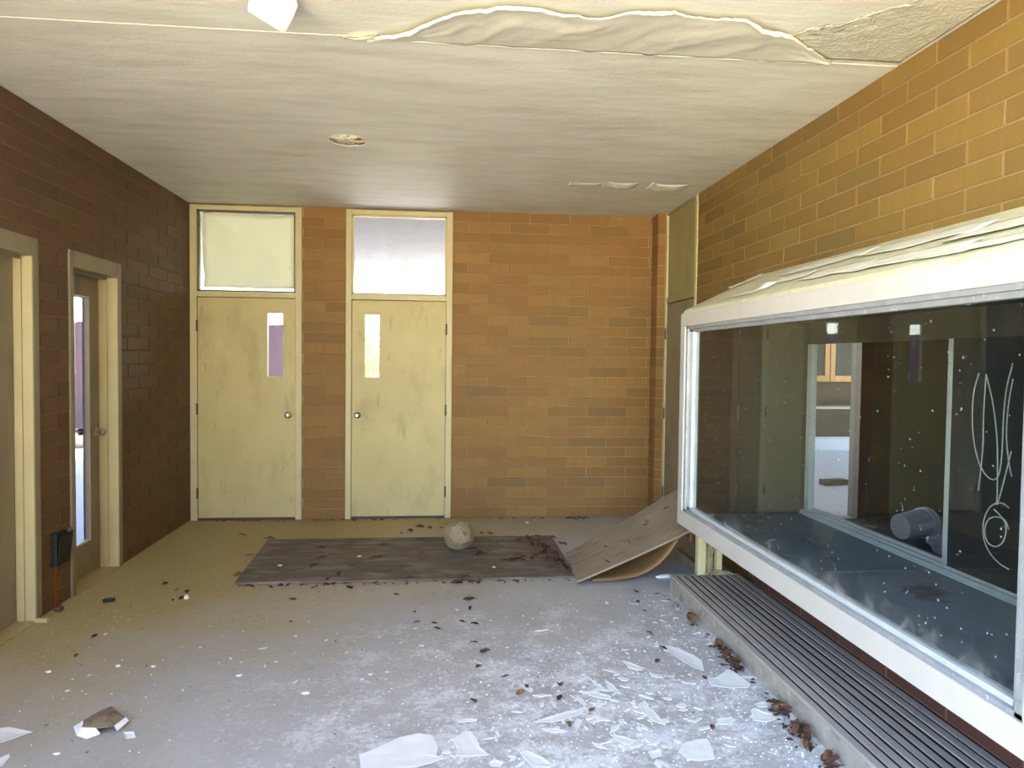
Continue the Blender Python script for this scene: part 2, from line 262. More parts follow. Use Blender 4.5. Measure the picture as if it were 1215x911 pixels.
# ------------------------------------------------------------------ mesh helpers
OFF = {}
def tag(o, label=None, cat=None, group=None, kind=None):
    if label: o['label'] = label
    if cat: o['category'] = cat
    if group: o['group'] = group
    if kind: o['kind'] = kind
    return o
def empty(name, loc, **kw):
    o = bpy.data.objects.new(name, None); COL.objects.link(o); o.location = loc
    o.empty_display_size = 0.1; OFF[o.name] = Vector(loc); return tag(o, **kw)
class MB:
    def __init__(s): s.v = []; s.f = []
    def add(s, vs, fs):
        b = len(s.v); s.v += [tuple(v) for v in vs]; s.f += [tuple(b+i for i in f) for f in fs]; return s
    def box(s, x0, x1, y0, y1, z0, z1):
        vs = [(x0,y0,z0),(x1,y0,z0),(x1,y1,z0),(x0,y1,z0),(x0,y0,z1),(x1,y0,z1),(x1,y1,z1),(x0,y1,z1)]
        return s.add(vs, [(0,3,2,1),(4,5,6,7),(0,1,5,4),(1,2,6,5),(2,3,7,6),(3,0,4,7)])
    def prism(s, pts, axis, a, b):
        """polygon of 2D points (in the two other axes, in xyz order) extruded from a to b along axis"""
        def mk(p, t):
            q = list(p); q.insert(axis, t); return tuple(q)
        n = len(pts); vs = [mk(p, a) for p in pts] + [mk(p, b) for p in pts]
        fs = [tuple(range(n)), tuple(range(2*n-1, n-1, -1))] + [(i, (i+1) % n, n+(i+1) % n, n+i)[::-1] for i in range(n)]
        return s.add(vs, fs)
    def rings(s, rings, cap=True, close=False):
        n = len(rings[0]); vs = [p for r in rings for p in r]; fs = []
        for k in range(len(rings)-1 + (1 if close else 0)):
            a = k*n; b = ((k+1) % len(rings))*n
            for i in range(n): fs.append((a+i, a+(i+1) % n, b+(i+1) % n, b+i))
        if cap and not close: fs += [tuple(range(n))[::-1], tuple(range((len(rings)-1)*n, len(rings)*n))]
        return s.add(vs, fs)
    def lathe(s, o, d, prof, n=20):
        """profile of (distance along d, radius) turned about the axis d through o"""
        o, d = Vector(o), Vector(d).normalized()
        a = d.orthogonal().normalized(); b = d.cross(a)
        return s.rings([[o + d*t + (a*math.cos(2*math.pi*i/n) + b*math.sin(2*math.pi*i/n))*r for i in range(n)] for t, r in prof])
    def tube(s, path, r, n=6):
        path = [Vector(p) for p in path]; rings = []
        for i, p in enumerate(path):
            t = (path[min(i+1, len(path)-1)] - path[max(i-1, 0)]).normalized()
            a = t.orthogonal().normalized() if i == 0 else (a - t*a.dot(t)).normalized()
            b = t.cross(a); rr = r[i] if isinstance(r, (list, tuple)) else r
            rings.append([p + (a*math.cos(2*math.pi*k/n) + b*math.sin(2*math.pi*k/n))*rr for k in range(n)])
        return s.rings(rings)
    def sheet(s, fn, nu, nv, thick):
        """grid surface fn(u,v) -> point, u,v in 0..1, given a thickness along z-ish normal"""
        P = [[Vector(fn(i/nu, j/nv)) for j in range(nv+1)] for i in range(nu+1)]
        def nrm(i, j):
            a = P[min(i+1, nu)][j] - P[max(i-1, 0)][j]; b = P[i][min(j+1, nv)] - P[i][max(j-1, 0)]
            c = a.cross(b); return c.normalized() if c.length > 1e-9 else Vector((0, 0, 1))
        w = nv+1; vs = [P[i][j] for i in range(nu+1) for j in range(w)]
        vs += [P[i][j] - nrm(i, j)*thick for i in range(nu+1) for j in range(w)]
        N = (nu+1)*w; fs = []
        for i in range(nu):
            for j in range(nv):
                a, b, c, d = i*w+j, (i+1)*w+j, (i+1)*w+j+1, i*w+j+1
                fs += [(a, b, c, d), (N+d, N+c, N+b, N+a)]
        for i in range(nu):
            fs += [(i*w, N+i*w, N+(i+1)*w, (i+1)*w), (i*w+nv, (i+1)*w+nv, N+(i+1)*w+nv, N+i*w+nv)]
        for j in range(nv):
            fs += [(j, j+1, N+j+1, N+j), (nu*w+j, N+nu*w+j, N+nu*w+j+1, nu*w+j+1)]
        return s.add(vs, fs)
    def build(s, name, m, parent=None, origin=None, smooth=False, bevel=0.0, fix=True, **kw):
        o3 = Vector((0,0,0))
        if parent is not None: o3 = OFF[parent.name]
        elif origin is not None: o3 = Vector(origin)
        me = bpy.data.meshes.new(name)
        me.from_pydata([tuple(Vector(v)-o3) for v in s.v], [], s.f)
        if fix:
            bm = bmesh.new(); bm.from_mesh(me); bmesh.ops.recalc_face_normals(bm, faces=bm.faces); bm.to_mesh(me); bm.free()
        me.materials.append(MT[m] if isinstance(m, str) else m)
        if smooth:
            for p in me.polygons: p.use_smooth = True
        me.update()
        o = bpy.data.objects.new(name, me); COL.objects.link(o)
        if parent is not None: o.parent = parent; OFF[o.name] = o3
        else: o.location = o3; OFF[o.name] = o3
        if bevel:
            bv = o.modifiers.new('bevel', 'BEVEL'); bv.width = bevel; bv.segments = 2; bv.limit_method = 'ANGLE'
        return tag(o, **kw)
def B(*a): return MB().box(*a)
def structure(name, mb, m, label, cat, **kw):
    return mb.build(name, m, label=label, cat=cat, kind='structure', **kw)

# ------------------------------------------------------------------ measured outlines on the floor and the black panel (metres)
CHIPS= [[(-0.307, 2.864), (-0.235, 2.912), (-0.156, 2.985), (-0.073, 3.008), (-0.017, 2.99), (0.007, 2.892), (-0.001, 2.829), (0.03, 2.809), (-0.021, 2.778), (-0.077, 2.759), (-0.288, 2.756)], [(0.068, 2.955), (0.112, 3.01), (0.143, 3.015), (0.17, 2.936), (0.179, 2.879), (0.211, 2.826), (0.141, 2.821), (0.077, 2.829), (0.084, 2.886)], [(0.09, 3.119), (0.18, 3.117), (0.172, 3.1), (0.096, 3.098)], [(0.424, 3.072), (0.489, 3.106), (0.59, 3.156), (0.674, 3.171), (0.652, 3.132), (0.593, 3.098), (0.508, 3.061)], [(0.449, 3.008), (0.5, 3.009), (0.559, 2.982), (0.544, 2.969), (0.472, 2.989)], [(0.589, 3.022), (0.616, 3.083), (0.64, 3.068), (0.623, 3.019), (0.596, 2.977)], [(0.335, 2.834), (0.366, 2.842), (0.419, 2.795), (0.456, 2.73), (0.442, 2.717), (0.375, 2.726)], [(0.205, 2.766), (0.231, 2.785), (0.263, 2.756), (0.25, 2.732), (0.21, 2.736)], [(0.401, 3.442), (0.437, 3.424), (0.462, 3.375), (0.449, 3.346), (0.419, 3.388)], [(0.754, 3.49), (0.778, 3.43), (0.803, 3.349), (0.782, 3.351)], [(0.828, 3.458), (0.853, 3.408), (0.873, 3.299), (0.85, 3.307), (0.824, 3.379)], [(0.672, 3.338), (0.749, 3.332), (0.82, 3.273), (0.8, 3.246), (0.738, 3.28)], [(0.929, 3.193), (0.98, 3.148), (0.994, 3.002), (0.957, 3.03), (0.928, 3.111)], [(0.733, 2.938), (0.785, 2.922), (0.825, 2.884), (0.792, 2.852), (0.761, 2.877)], [(0.975, 3.672), (1.006, 3.652), (1.063, 3.576), (1.04, 3.55), (0.989, 3.588)], [(0.854, 2.792), (0.911, 2.798), (0.9, 2.756), (0.856, 2.739)], [(1.265, 3.835), (1.317, 3.81), (1.378, 3.701), (1.394, 3.629), (1.361, 3.51), (1.324, 3.552), (1.28, 3.666), (1.259, 3.769)], [(1.347, 3.434), (1.383, 3.431), (1.459, 3.489), (1.483, 3.519), (1.51, 3.512), (1.517, 3.459), (1.536, 3.346), (1.513, 3.319), (1.416, 3.314), (1.333, 3.344)], [(1.425, 3.097), (1.449, 3.116), (1.482, 3.072), (1.548, 3.046), (1.499, 3.01), (1.443, 2.989), (1.398, 3.014)], [(1.47, 3.157), (1.514, 3.175), (1.569, 3.167), (1.565, 3.139), (1.526, 3.121), (1.474, 3.125)], [(1.238, 3.035), (1.314, 3.044), (1.316, 3.015), (1.27, 2.989), (1.231, 2.992)], [(0.981, 2.789), (1.019, 2.845), (1.087, 2.874), (1.135, 2.874), (1.128, 2.794), (1.105, 2.722), (1.04, 2.719), (0.998, 2.73)], [(0.83, 3.455), (0.867, 3.408), (0.871, 3.302), (0.849, 3.316), (0.834, 3.387)], [(0.845, 2.783), (0.909, 2.794), (0.91, 2.773), (0.874, 2.74), (0.858, 2.75)], [(0.732, 2.938), (0.777, 2.926), (0.824, 2.886), (0.796, 2.854), (0.758, 2.892)], [(-1.84, 3.193), (-1.809, 3.2), (-1.684, 3.145), (-1.729, 3.098), (-1.768, 3.067), (-1.852, 3.096), (-1.883, 3.168)], [(-1.714, 2.935), (-1.688, 2.985), (-1.671, 2.962), (-1.662, 2.901), (-1.682, 2.888)], [(-1.312, 3.118), (-1.268, 3.119), (-1.244, 3.075), (-1.28, 3.069)], [(-1.524, 3.175), (-1.489, 3.195), (-1.476, 3.285), (-1.462, 3.35), (-1.389, 3.252), (-1.323, 3.196), (-1.342, 3.102), (-1.415, 3.084)]]
STROKES= [[(3.226, 1.549), (3.257, 1.444), (3.255, 1.276), (3.218, 1.142), (3.169, 1.074), (3.119, 1.052), (3.082, 1.08), (3.067, 1.177), (3.065, 1.352), (3.053, 1.483), (3.026, 1.585)], [(3.18, 1.546), (3.187, 1.358), (3.185, 1.207), (3.195, 1.069), (3.205, 0.984)], [(3.18, 1.546), (3.135, 1.421), (3.106, 1.29), (3.093, 1.174), (3.087, 0.998), (3.09, 0.939)], [(3.018, 1.528), (3.04, 1.398), (3.043, 1.253), (3.019, 1.126), (3.004, 1.085)], [(3.013, 1.199), (3.06, 1.018), (3.085, 0.94)], [(3.016, 0.939), (3.057, 0.953), (3.123, 0.925), (3.164, 0.848), (3.161, 0.766), (3.123, 0.708), (3.063, 0.672), (3.003, 0.66)], [(3.103, 0.914), (3.054, 0.887), (3.028, 0.85), (3.04, 0.781), (3.085, 0.743), (3.134, 0.75), (3.156, 0.797), (3.139, 0.854), (3.092, 0.882), (3.035, 0.877), (3.011, 0.839)]]
LEAF_BACK= [(-1.71, 6.532), (-1.461, 6.408), (-1.496, 5.87), (-1.439, 5.342), (-1.306, 5.082), (-0.958, 6.018), (-0.91, 5.718), (-0.93, 5.483), (-0.851, 5.018), (-0.934, 5.127), (-0.777, 5.153), (-0.715, 5.259), (-0.606, 5.002), (-0.651, 5.109), (-0.276, 4.829), (-0.948, 4.785), (0.207, 4.69), (-0.173, 6.786), (-0.084, 6.744), (0.032, 6.738), (-0.33, 6.55), (0.401, 6.511), (0.3, 5.906), (0.282, 5.784), (0.33, 5.734), (0.692, 6.159), (0.885, 6.369), (1.017, 6.305), (1.064, 6.085), (1.321, 7.115), (1.407, 7.068), (1.449, 7.038), (1.03, 7.087), (0.515, 5.545), (0.591, 5.567), (0.671, 5.624), (0.783, 5.708), (0.865, 5.749), (0.949, 5.792), (1.094, 5.467), (1.069, 5.6), (0.207, 5.141), (0.296, 5.121), (-0.195, 5.152), (-0.039, 5.135), (0.139, 5.124), (-0.529, 5.652), (-0.255, 6.666), (-1.157, 7.166), (-0.82, 7.122), (0.484, 6.472)]
LEAF_MID= [(-1.714, 4.822), (-1.666, 4.835), (-1.681, 4.989), (-2.103, 4.815), (-1.887, 5.167), (-1.927, 4.223), (-1.898, 3.955), (-0.876, 4.372), (-0.143, 4.495), (-0.122, 4.32), (-0.02, 4.285), (0.0, 4.202), (0.147, 4.301), (0.203, 3.985), (0.256, 3.842), (0.214, 3.662), (0.342, 3.534), (0.434, 3.415), (0.394, 3.348), (0.599, 3.43), (0.575, 3.291), (0.207, 4.533), (0.222, 4.268), (1.193, 2.97), (1.337, 3.44), (1.248, 3.815), (1.362, 4.791), (1.492, 4.729), (1.312, 4.57), (0.7, 3.159), (0.574, 3.041), (0.17, 3.289), (1.228, 4.037), (1.16, 3.655), (1.311, 4.411), (-1.761, 5.03), (-1.354, 5.653), (-0.604, 4.991)]
LEAF_BENCH= [(1.594, 3.591), (1.6, 3.575), (1.683, 3.709), (1.544, 3.522), (1.63, 3.668), (1.67, 3.604), (1.655, 3.603), (1.674, 3.687), (1.596, 3.511), (1.599, 3.541), (1.687, 3.709), (1.636, 3.576), (1.657, 3.72), (1.658, 3.604), (1.602, 3.508), (1.597, 3.498), (1.578, 3.035), (1.573, 3.021), (1.638, 3.108), (1.597, 3.097), (1.623, 3.071), (1.615, 3.087), (1.605, 3.078), (1.587, 3.058), (1.599, 2.914), (1.605, 2.912), (1.615, 2.909), (1.622, 2.944), (1.616, 2.91), (1.628, 2.926), (1.623, 2.942), (1.574, 2.803), (1.568, 2.845), (1.558, 2.772), (1.528, 2.789), (1.571, 2.837), (1.539, 2.791), (1.649, 2.68), (1.64, 2.681), (1.636, 2.667), (1.624, 2.637), (1.611, 2.638), (1.633, 4.237), (1.661, 4.246), (1.596, 4.165), (1.637, 3.812), (1.576, 3.718), (1.581, 3.706), (1.635, 3.781)]

# ------------------------------------------------------------------ brickwork
CH, BL, JT = 0.1016, 0.4064, 0.008          # course height, brick length, joint
BRICK = {}
def brick_mesh(axis, sign, L, h, m):
    """one brick face block, chamfered, proud of the mortar; axis = direction it runs in"""
    key = (axis, sign, round(L, 3), round(h, 3), m)
    if key in BRICK: return BRICK[key]
    c, d = 0.003, 0.03
    def P(u, n, z):          # n = towards the room
        return (u, n*sign, z) if axis == 'x' else (n*sign, u, z)
    a, b = L/2, h/2
    vs = [P(-a,-d,-b), P(a,-d,-b), P(a,-d,b), P(-a,-d,b), P(-a,-c,-b), P(a,-c,-b), P(a,-c,b), P(-a,-c,b),
          P(-a+c,0,-b+c), P(a-c,0,-b+c), P(a-c,0,b-c), P(-a+c,0,b-c)]
    fs = [(0,1,5,4),(1,2,6,5),(2,3,7,6),(3,0,4,7),(4,5,9,8),(5,6,10,9),(6,7,11,10),(7,4,8,11),(8,9,10,11),(0,3,2,1)]
    me = bpy.data.meshes.new('brick'); me.from_pydata(vs, [], fs)
    bm = bmesh.new(); bm.from_mesh(me); bmesh.ops.recalc_face_normals(bm, faces=bm.faces); bm.to_mesh(me); bm.free()
    me.materials.append(MT[m]); BRICK[key] = me; return me
def lay_bricks(parent, axis, plane, sign, u0, u1, z0, z1, holes, m, phase=0.0, single=lambda u, z: True):
    """running bond; holes = (ua, ub, za, zb); bricks for which single() is false are joined into one stuff part"""
    rest = MB(); n = 0
    k0 = int(round(z0/CH)); k1 = int(math.ceil((z1-0.02)/CH))
    for k in range(k0, k1):
        za, zb = k*CH + JT/2, min((k+1)*CH, z1) - JT/2
        if zb-za < 0.02: continue
        spans = [(u0, u1)]
        for (ha, hb, hz0, hz1) in holes:
            if (k+0.5)*CH > hz0 and (k+0.5)*CH < hz1:
                ns = []
                for a, b in spans:
                    if hb <= a or ha >= b: ns.append((a, b)); continue
                    if ha > a: ns.append((a, ha))
                    if hb < b: ns.append((hb, b))
                spans = ns
        st = phase + (BL/2 if k % 2 else 0.0)
        for a, b in spans:
            i = math.floor((a-st)/BL)
            while st + i*BL < b - 1e-4:
                ua, ub = max(a, st+i*BL), min(b, st+(i+1)*BL); i += 1
                if ub-ua < 0.03: continue
                L = round(ub-ua-JT, 3); c = (ua+ub)/2; z = (za+zb)/2; h = round(zb-za, 3)
                j = rnd.uniform(-0.0012, 0.0012)
                loc = Vector((c, plane+j, z) if axis == 'x' else (plane+j, c, z))
                if single(c, z):
                    o = bpy.data.objects.new('brick', brick_mesh(axis, sign, L, h, m)); COL.objects.link(o)
                    o.parent = parent; o.location = loc - OFF[parent.name]; n += 1
                else:
                    me = brick_mesh(axis, sign, L, h, m)
                    rest.add([v.co + loc for v in me.vertices], [tuple(p.vertices) for p in me.polygons])
    if rest.v: rest.build('brickwork', m, parent, kind='stuff')
    return n

# ------------------------------------------------------------------ the setting
structure('ground', B(-70, 70, -70, 80, -0.5, -0.16), 'grass', 'sunlit dry grass around the building', 'ground')
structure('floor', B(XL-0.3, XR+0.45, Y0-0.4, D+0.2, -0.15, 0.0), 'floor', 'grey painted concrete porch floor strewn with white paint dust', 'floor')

# ceiling with a round hole
hx, hy, hr = -0.625, 4.97, 0.128
def ceiling():
    mb = MB(); s = 0.22; x0, x1, y0, y1 = XL-0.02, XR+0.02, Y0, D+0.02; z = H
    for a, b, c, d in ((x0, x1, y0, hy-s), (x0, x1, hy+s, y1), (x0, hx-s, hy-s, hy+s), (hx+s, x1, hy-s, hy+s)):
        mb.add([(a,c,z),(b,c,z),(b,d,z),(a,d,z)], [(0,3,2,1)])
    n = 40; ring = []; sq = []
    for i in range(n):
        t = 2*math.pi*i/n; cx, cy = math.cos(t), math.sin(t); k = s/max(abs(cx), abs(cy))
        ring.append((hx+hr*cx, hy+hr*cy*1.0, z)); sq.append((hx+k*cx, hy+k*cy, z))
    up = [(p[0], p[1], z+0.02) for p in ring]
    mb.add(sq+ring+up, [(i, (i+1) % n, n+(i+1) % n, n+i)[::-1] for i in range(n)] + [(n+i, n+(i+1) % n, 2*n+(i+1) % n, 2*n+i)[::-1] for i in range(n)])
    return structure('ceiling', mb, 'ceiling', 'cream painted plaster ceiling, stained and peeling above the entrance', 'ceiling', fix=False)
ceil_o = ceiling()
structure('roof', MB().box(-9.3, 10.3, Y0-0.15, 13.2, 3.32, 3.5).box(XL-0.3, XR+0.3, Y0-0.15, Y0, 3.04, 3.32).box(-9.3, XL-0.3, Y0-0.15, Y0+0.05, 3.0, 3.32), 'roof', 'flat felted roof over the porch and rooms', 'roof')

def wall_core(pieces):
    mb = MB()
    for p in pieces: mb.box(*p)
    return mb
e = 0.005
# left wall: two doorways (outer frame edges)
D4 = (3.51, 4.551, 2.272); D3 = (4.914, 5.670, 2.268)
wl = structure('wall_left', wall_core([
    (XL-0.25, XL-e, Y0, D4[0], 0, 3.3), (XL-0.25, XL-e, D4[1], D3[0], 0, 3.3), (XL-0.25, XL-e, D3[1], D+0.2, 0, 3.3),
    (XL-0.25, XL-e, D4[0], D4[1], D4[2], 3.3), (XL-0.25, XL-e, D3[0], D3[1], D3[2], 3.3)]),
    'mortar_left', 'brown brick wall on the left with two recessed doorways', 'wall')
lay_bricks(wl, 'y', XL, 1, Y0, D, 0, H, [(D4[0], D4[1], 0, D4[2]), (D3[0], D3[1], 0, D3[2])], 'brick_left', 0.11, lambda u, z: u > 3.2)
# back wall
wb = structure('wall_back', wall_core([(-1.334, -0.915, D+e, D+0.2, 0, 3.3), (0.121, XR+0.4, D+e, D+0.2, 0, 3.3),
    (XL, -1.334, D+0.03, D+0.2, 3.03, 3.3), (-0.915, 0.121, D+0.03, D+0.2, 3.035, 3.3),
    (XC+e, XR+0.3, 6.965+e, D+0.2, 0, 3.3)]), 'mortar', 'orange-brown brick wall at the back between and beside two cream doors', 'wall')
lay_bricks(wb, 'x', D, -1, -1.334, -0.915, 0, H, [], 'brick_back', -0.915-0.2)
lay_bricks(wb, 'x', D, -1, 0.121, XC, 0, H, [], 'brick_back', 0.275)
for k in range(30):      # narrow pier at the right end of the back wall
    B(XC, XR+0.03, 6.965, D-0.001, k*CH+JT/2, (k+1)*CH-JT/2).build('brick', 'brick_back', wb, bevel=0.003)
# right wall with the display-window opening and a doorway at its far end
BY0, BY1 = 1.77, 4.885                      # display window, near and far ends
DR = (6.085, 6.965)
wr = structure('wall_right', wall_core([
    (XR+e, XR+0.36, BY1, DR[0], 0, 3.3), (XR+e, XR+0.36, BY0, BY1, 1.93, 3.3), (XR+e, XR+0.36, BY0, BY1, 0, 0.50),
    (XR+e, XR+0.36, -1.0, BY0, 0, 3.3), (XR+0.25, XR+0.36, DR[0], D+0.2, 0, 3.3)]),
    'mortar', 'golden-brown brick wall on the right above the display window', 'wall')
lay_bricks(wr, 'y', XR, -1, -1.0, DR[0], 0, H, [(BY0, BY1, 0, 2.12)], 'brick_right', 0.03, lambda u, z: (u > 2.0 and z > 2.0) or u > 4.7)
structure('wall_sky_block', B(XR+0.02, 9.3, -15.0, -1.0, -0.16, 6.0), 'outer', 'tall unseen brick block behind the viewer, added to hold back sky light', 'wall')  # added out of view to block sky light from the left wall and floor
wp = structure('wall_plinth', B(2.12+e, XR+0.1, 0.9, 4.62, 0, 0.45), 'mortar', 'low dark red brick plinth under the display window', 'wall')
MT['brick_red'] = brick_material('brick_face_red', (0.150, 0.060, 0.045), (0.120, 0.046, 0.036), (0.090, 0.040, 0.032), (0.085, 0.045, 0.036))
lay_bricks(wp, 'y', 2.12, -1, 0.9, 4.62, 0, 4*CH, [], 'brick_red', 0.12)

# rooms behind (seen through the panes and the open doorway)
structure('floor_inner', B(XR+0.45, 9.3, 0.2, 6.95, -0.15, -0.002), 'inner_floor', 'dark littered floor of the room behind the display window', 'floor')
structure('floor_hall', MB().box(-9, 9.3, D+0.2, 13.0, -0.15, -0.001).box(-9, XL-0.3, 0.2, D+0.2, -0.15, -0.001).box(XR+0.45, 9.3, 6.95, D+0.2, -0.15, -0.001), 'hall_floor', 'pale sunlit floor of the hall behind the doors', 'floor')
structure('ceiling_hall', MB().box(-9, 9.3, D+0.2, 13.0, H, H+0.05).box(-9, XL-0.25, 0.2, D+0.2, H, H+0.05).box(XR+0.36, 9.3, 0.2, D+0.2, H, H+0.05), 'hall_ceiling', 'pale ceiling of the hall seen through the upper panes', 'ceiling')
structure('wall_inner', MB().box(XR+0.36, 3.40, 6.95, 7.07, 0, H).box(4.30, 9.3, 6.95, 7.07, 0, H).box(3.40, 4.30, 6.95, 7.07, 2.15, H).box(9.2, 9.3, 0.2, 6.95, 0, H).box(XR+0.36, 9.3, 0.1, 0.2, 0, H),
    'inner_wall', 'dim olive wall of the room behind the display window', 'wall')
structure('trim_1', MB().box(4.27, 4.40, 6.92, 7.10, 0, 2.2).box(3.30, 3.42, 6.92, 7.10, 0, 2.2).box(3.30, 4.40, 6.92, 7.10, 2.12, 2.22), 'jamb', 'maroon doorway lining in the room behind the display window', 'trim')
structure('wall_hall', MB().box(3.2, 10.2, 12.9, 13.1, 0, H).box(-9, 3.2, 12.9, 13.1, 0, 0.25).box(-9.2, -9.0, 0.1, 13.1, 0, H).box(-9.2, XL-0.25, Y0, Y0+0.15, 0, H)
    .box(9.3, 9.4, 7.07, 8.0, 0, H).box(9.3, 9.4, 12.3, 13.1, 0, H).box(9.3, 9.4, 8.0, 12.3, 2.8, H), 'hall_wall', 'pale wall at the far side of the hall', 'wall')
def window_wall():
    w = empty('window_3', (-2.9, 13.0, 0.25), label='tall glazed window wall at the far side of the hall', cat='window', kind='structure')
    xs = [-8.9, -6.6, -4.3, -2.05, 0.3, 2.6]
    for i, x in enumerate(xs): B(x-0.03, x+0.03, 12.96, 13.04, 0.25, H).build('mullion', 'jamb', w)
    B(-9, 3.2, 12.96, 13.04, 0.25, 0.31).build('sill', 'jamb', w)
    for i in range(5): B(xs[i]+0.03, xs[i+1]-0.03, 12.995, 13.0, 0.31, H).build('pane', 'glass_clean', w)
window_wall()

# ------------------------------------------------------------------ doors
def knob(parent, p, d, r=0.027):
    MB().lathe(p, d, [(0, 0.033), (0.006, 0.033), (0.010, 0.026), (0.011, 0.012), (0.036, 0.011), (0.042, r*0.75), (0.052, r), (0.064, r*0.96), (0.070, r*0.7), (0.071, 0.012), (0.0712, 0.001)], 20).build('knob', 'brass', parent, smooth=True, label='worn metal round knob')
def hinge(parent, x, y, z, m='iron'):
    MB().lathe((x, y, z-0.055), (0, 0, 1), [(0, 0.004), (0.004, 0.009), (0.106, 0.009), (0.110, 0.004)], 10).build('hinge', m, parent, smooth=True)

def back_door(name, x0, x1, lite, kx, hx_, label, paper):
    d = empty(name, ((x0+x1)/2, D, 0), label=label, cat='door', kind='structure')
    o0, o1 = x0-0.055, x1+0.060
    if name == 'door_1': o0 = XL+0.006
    yf, yb = D-0.012, D+0.14
    # frame members
    B(o0, x0, yf, yb, 0, 3.03).build('jamb', 'cream_frame', d, bevel=0.004)
    B(x1, o1, yf, yb, 0, 3.03).build('jamb', 'cream_frame', d, bevel=0.004)
    B(x0, x1, yf, yb, 2.985, 3.03).build('frame_head', 'cream_frame', d, bevel=0.004)
    B(x0, x1, yf, yb, 2.158, 2.212).build('transom_bar', 'cream_frame', d, bevel=0.004)
    # leaf with an opening for the narrow pane
    l0, l1, z0, z1 = lite; yl = D+0.010; yk = yl+0.045; g = 0.004
    m = MB().box(x0+g, l0, yl, yk, 0.022, 2.152).box(l1, x1-g, yl, yk, 0.022, 2.152).box(l0, l1, yl, yk, 0.022, z0).box(l0, l1, yl, yk, z1, 2.152)
    leaf = m.build('leaf', 'cream', d, label='flush cream painted door leaf with smudges')
    t = 0.012
    for b in ((l0-t, l0+0.003, z0-t, z1+t), (l1-0.003, l1+t, z0-t, z1+t), (l0, l1, z0-t, z0+0.003), (l0, l1, z1-0.003, z1+t)):
        B(b[0], b[1], yl-0.005, yl+0.02, b[2], b[3]).build('glazing_bead', 'cream_frame', leaf, bevel=0.002)
    B(l0+0.002, l1-0.002, yl+0.022, yl+0.027, z0+0.002, z1-0.002).build('pane', 'glass_clean', leaf)
    knob(leaf, (kx, yl, 1.025), (0, -1, 0))
    for z in (0.266, 1.08, 1.88): hinge(d, hx_, yf-0.002, z)
    # transom light
    for b in ((x0, x0+0.018, 2.212, 2.985), (x1-0.018, x1, 2.212, 2.985), (x0, x1, 2.212, 2.228), (x0, x1, 2.969, 2.985)):
        B(b[0], b[1], D+0.012, D+0.05, b[2], b[3]).build('transom_stop', 'iron' if paper else 'cream_frame', d)
    pane = B(x0+0.018, x1-0.018, D+0.052, D+0.058, 2.228, 2.969).build('transom_pane', 'glass_clean' if paper else 'glass_hazy', d)
    if paper:
        def fn(u, v):
            return (x0+0.036 + (x1-x0-0.060)*u + 0.006*math.sin(9*v)*(1-u)**3, D+0.068 + 0.006*mnoise.noise((u*4, v*4, 3.1)), 2.252 + 0.004*math.sin(7*u) + 0.712*v)
        MB().sheet(fn, 16, 14, 0.001).build('paper_sheet', 'paper', pane, smooth=True, label='pale paper pasted over the transom pane')
    for q in ((x0, x0+0.016, 0.014, 2.158), (x1-0.016, x1, 0.014, 2.158), (x0, x1, 2.142, 2.158)):
        B(q[0], q[1], yk+0.001, yk+0.022, q[2], q[3]).build('door_stop', 'cream_frame', d)
    # threshold
    B(x0, x1, D-0.004, D+0.14, 0.0, 0.021).build('threshold', 'jamb', d)
    return d
back_door('door_1', -2.313, -1.394, (-1.661, -1.512, 1.398, 2.012), -1.462, -2.313, 'cream flush door in the left corner with paper over its transom pane', True)
back_door('door_2', -0.859, 0.062, (-0.731, -0.589, 1.398, 2.012), -0.800, 0.064, 'cream flush door between brick panels with hazy glass in its transom', False)

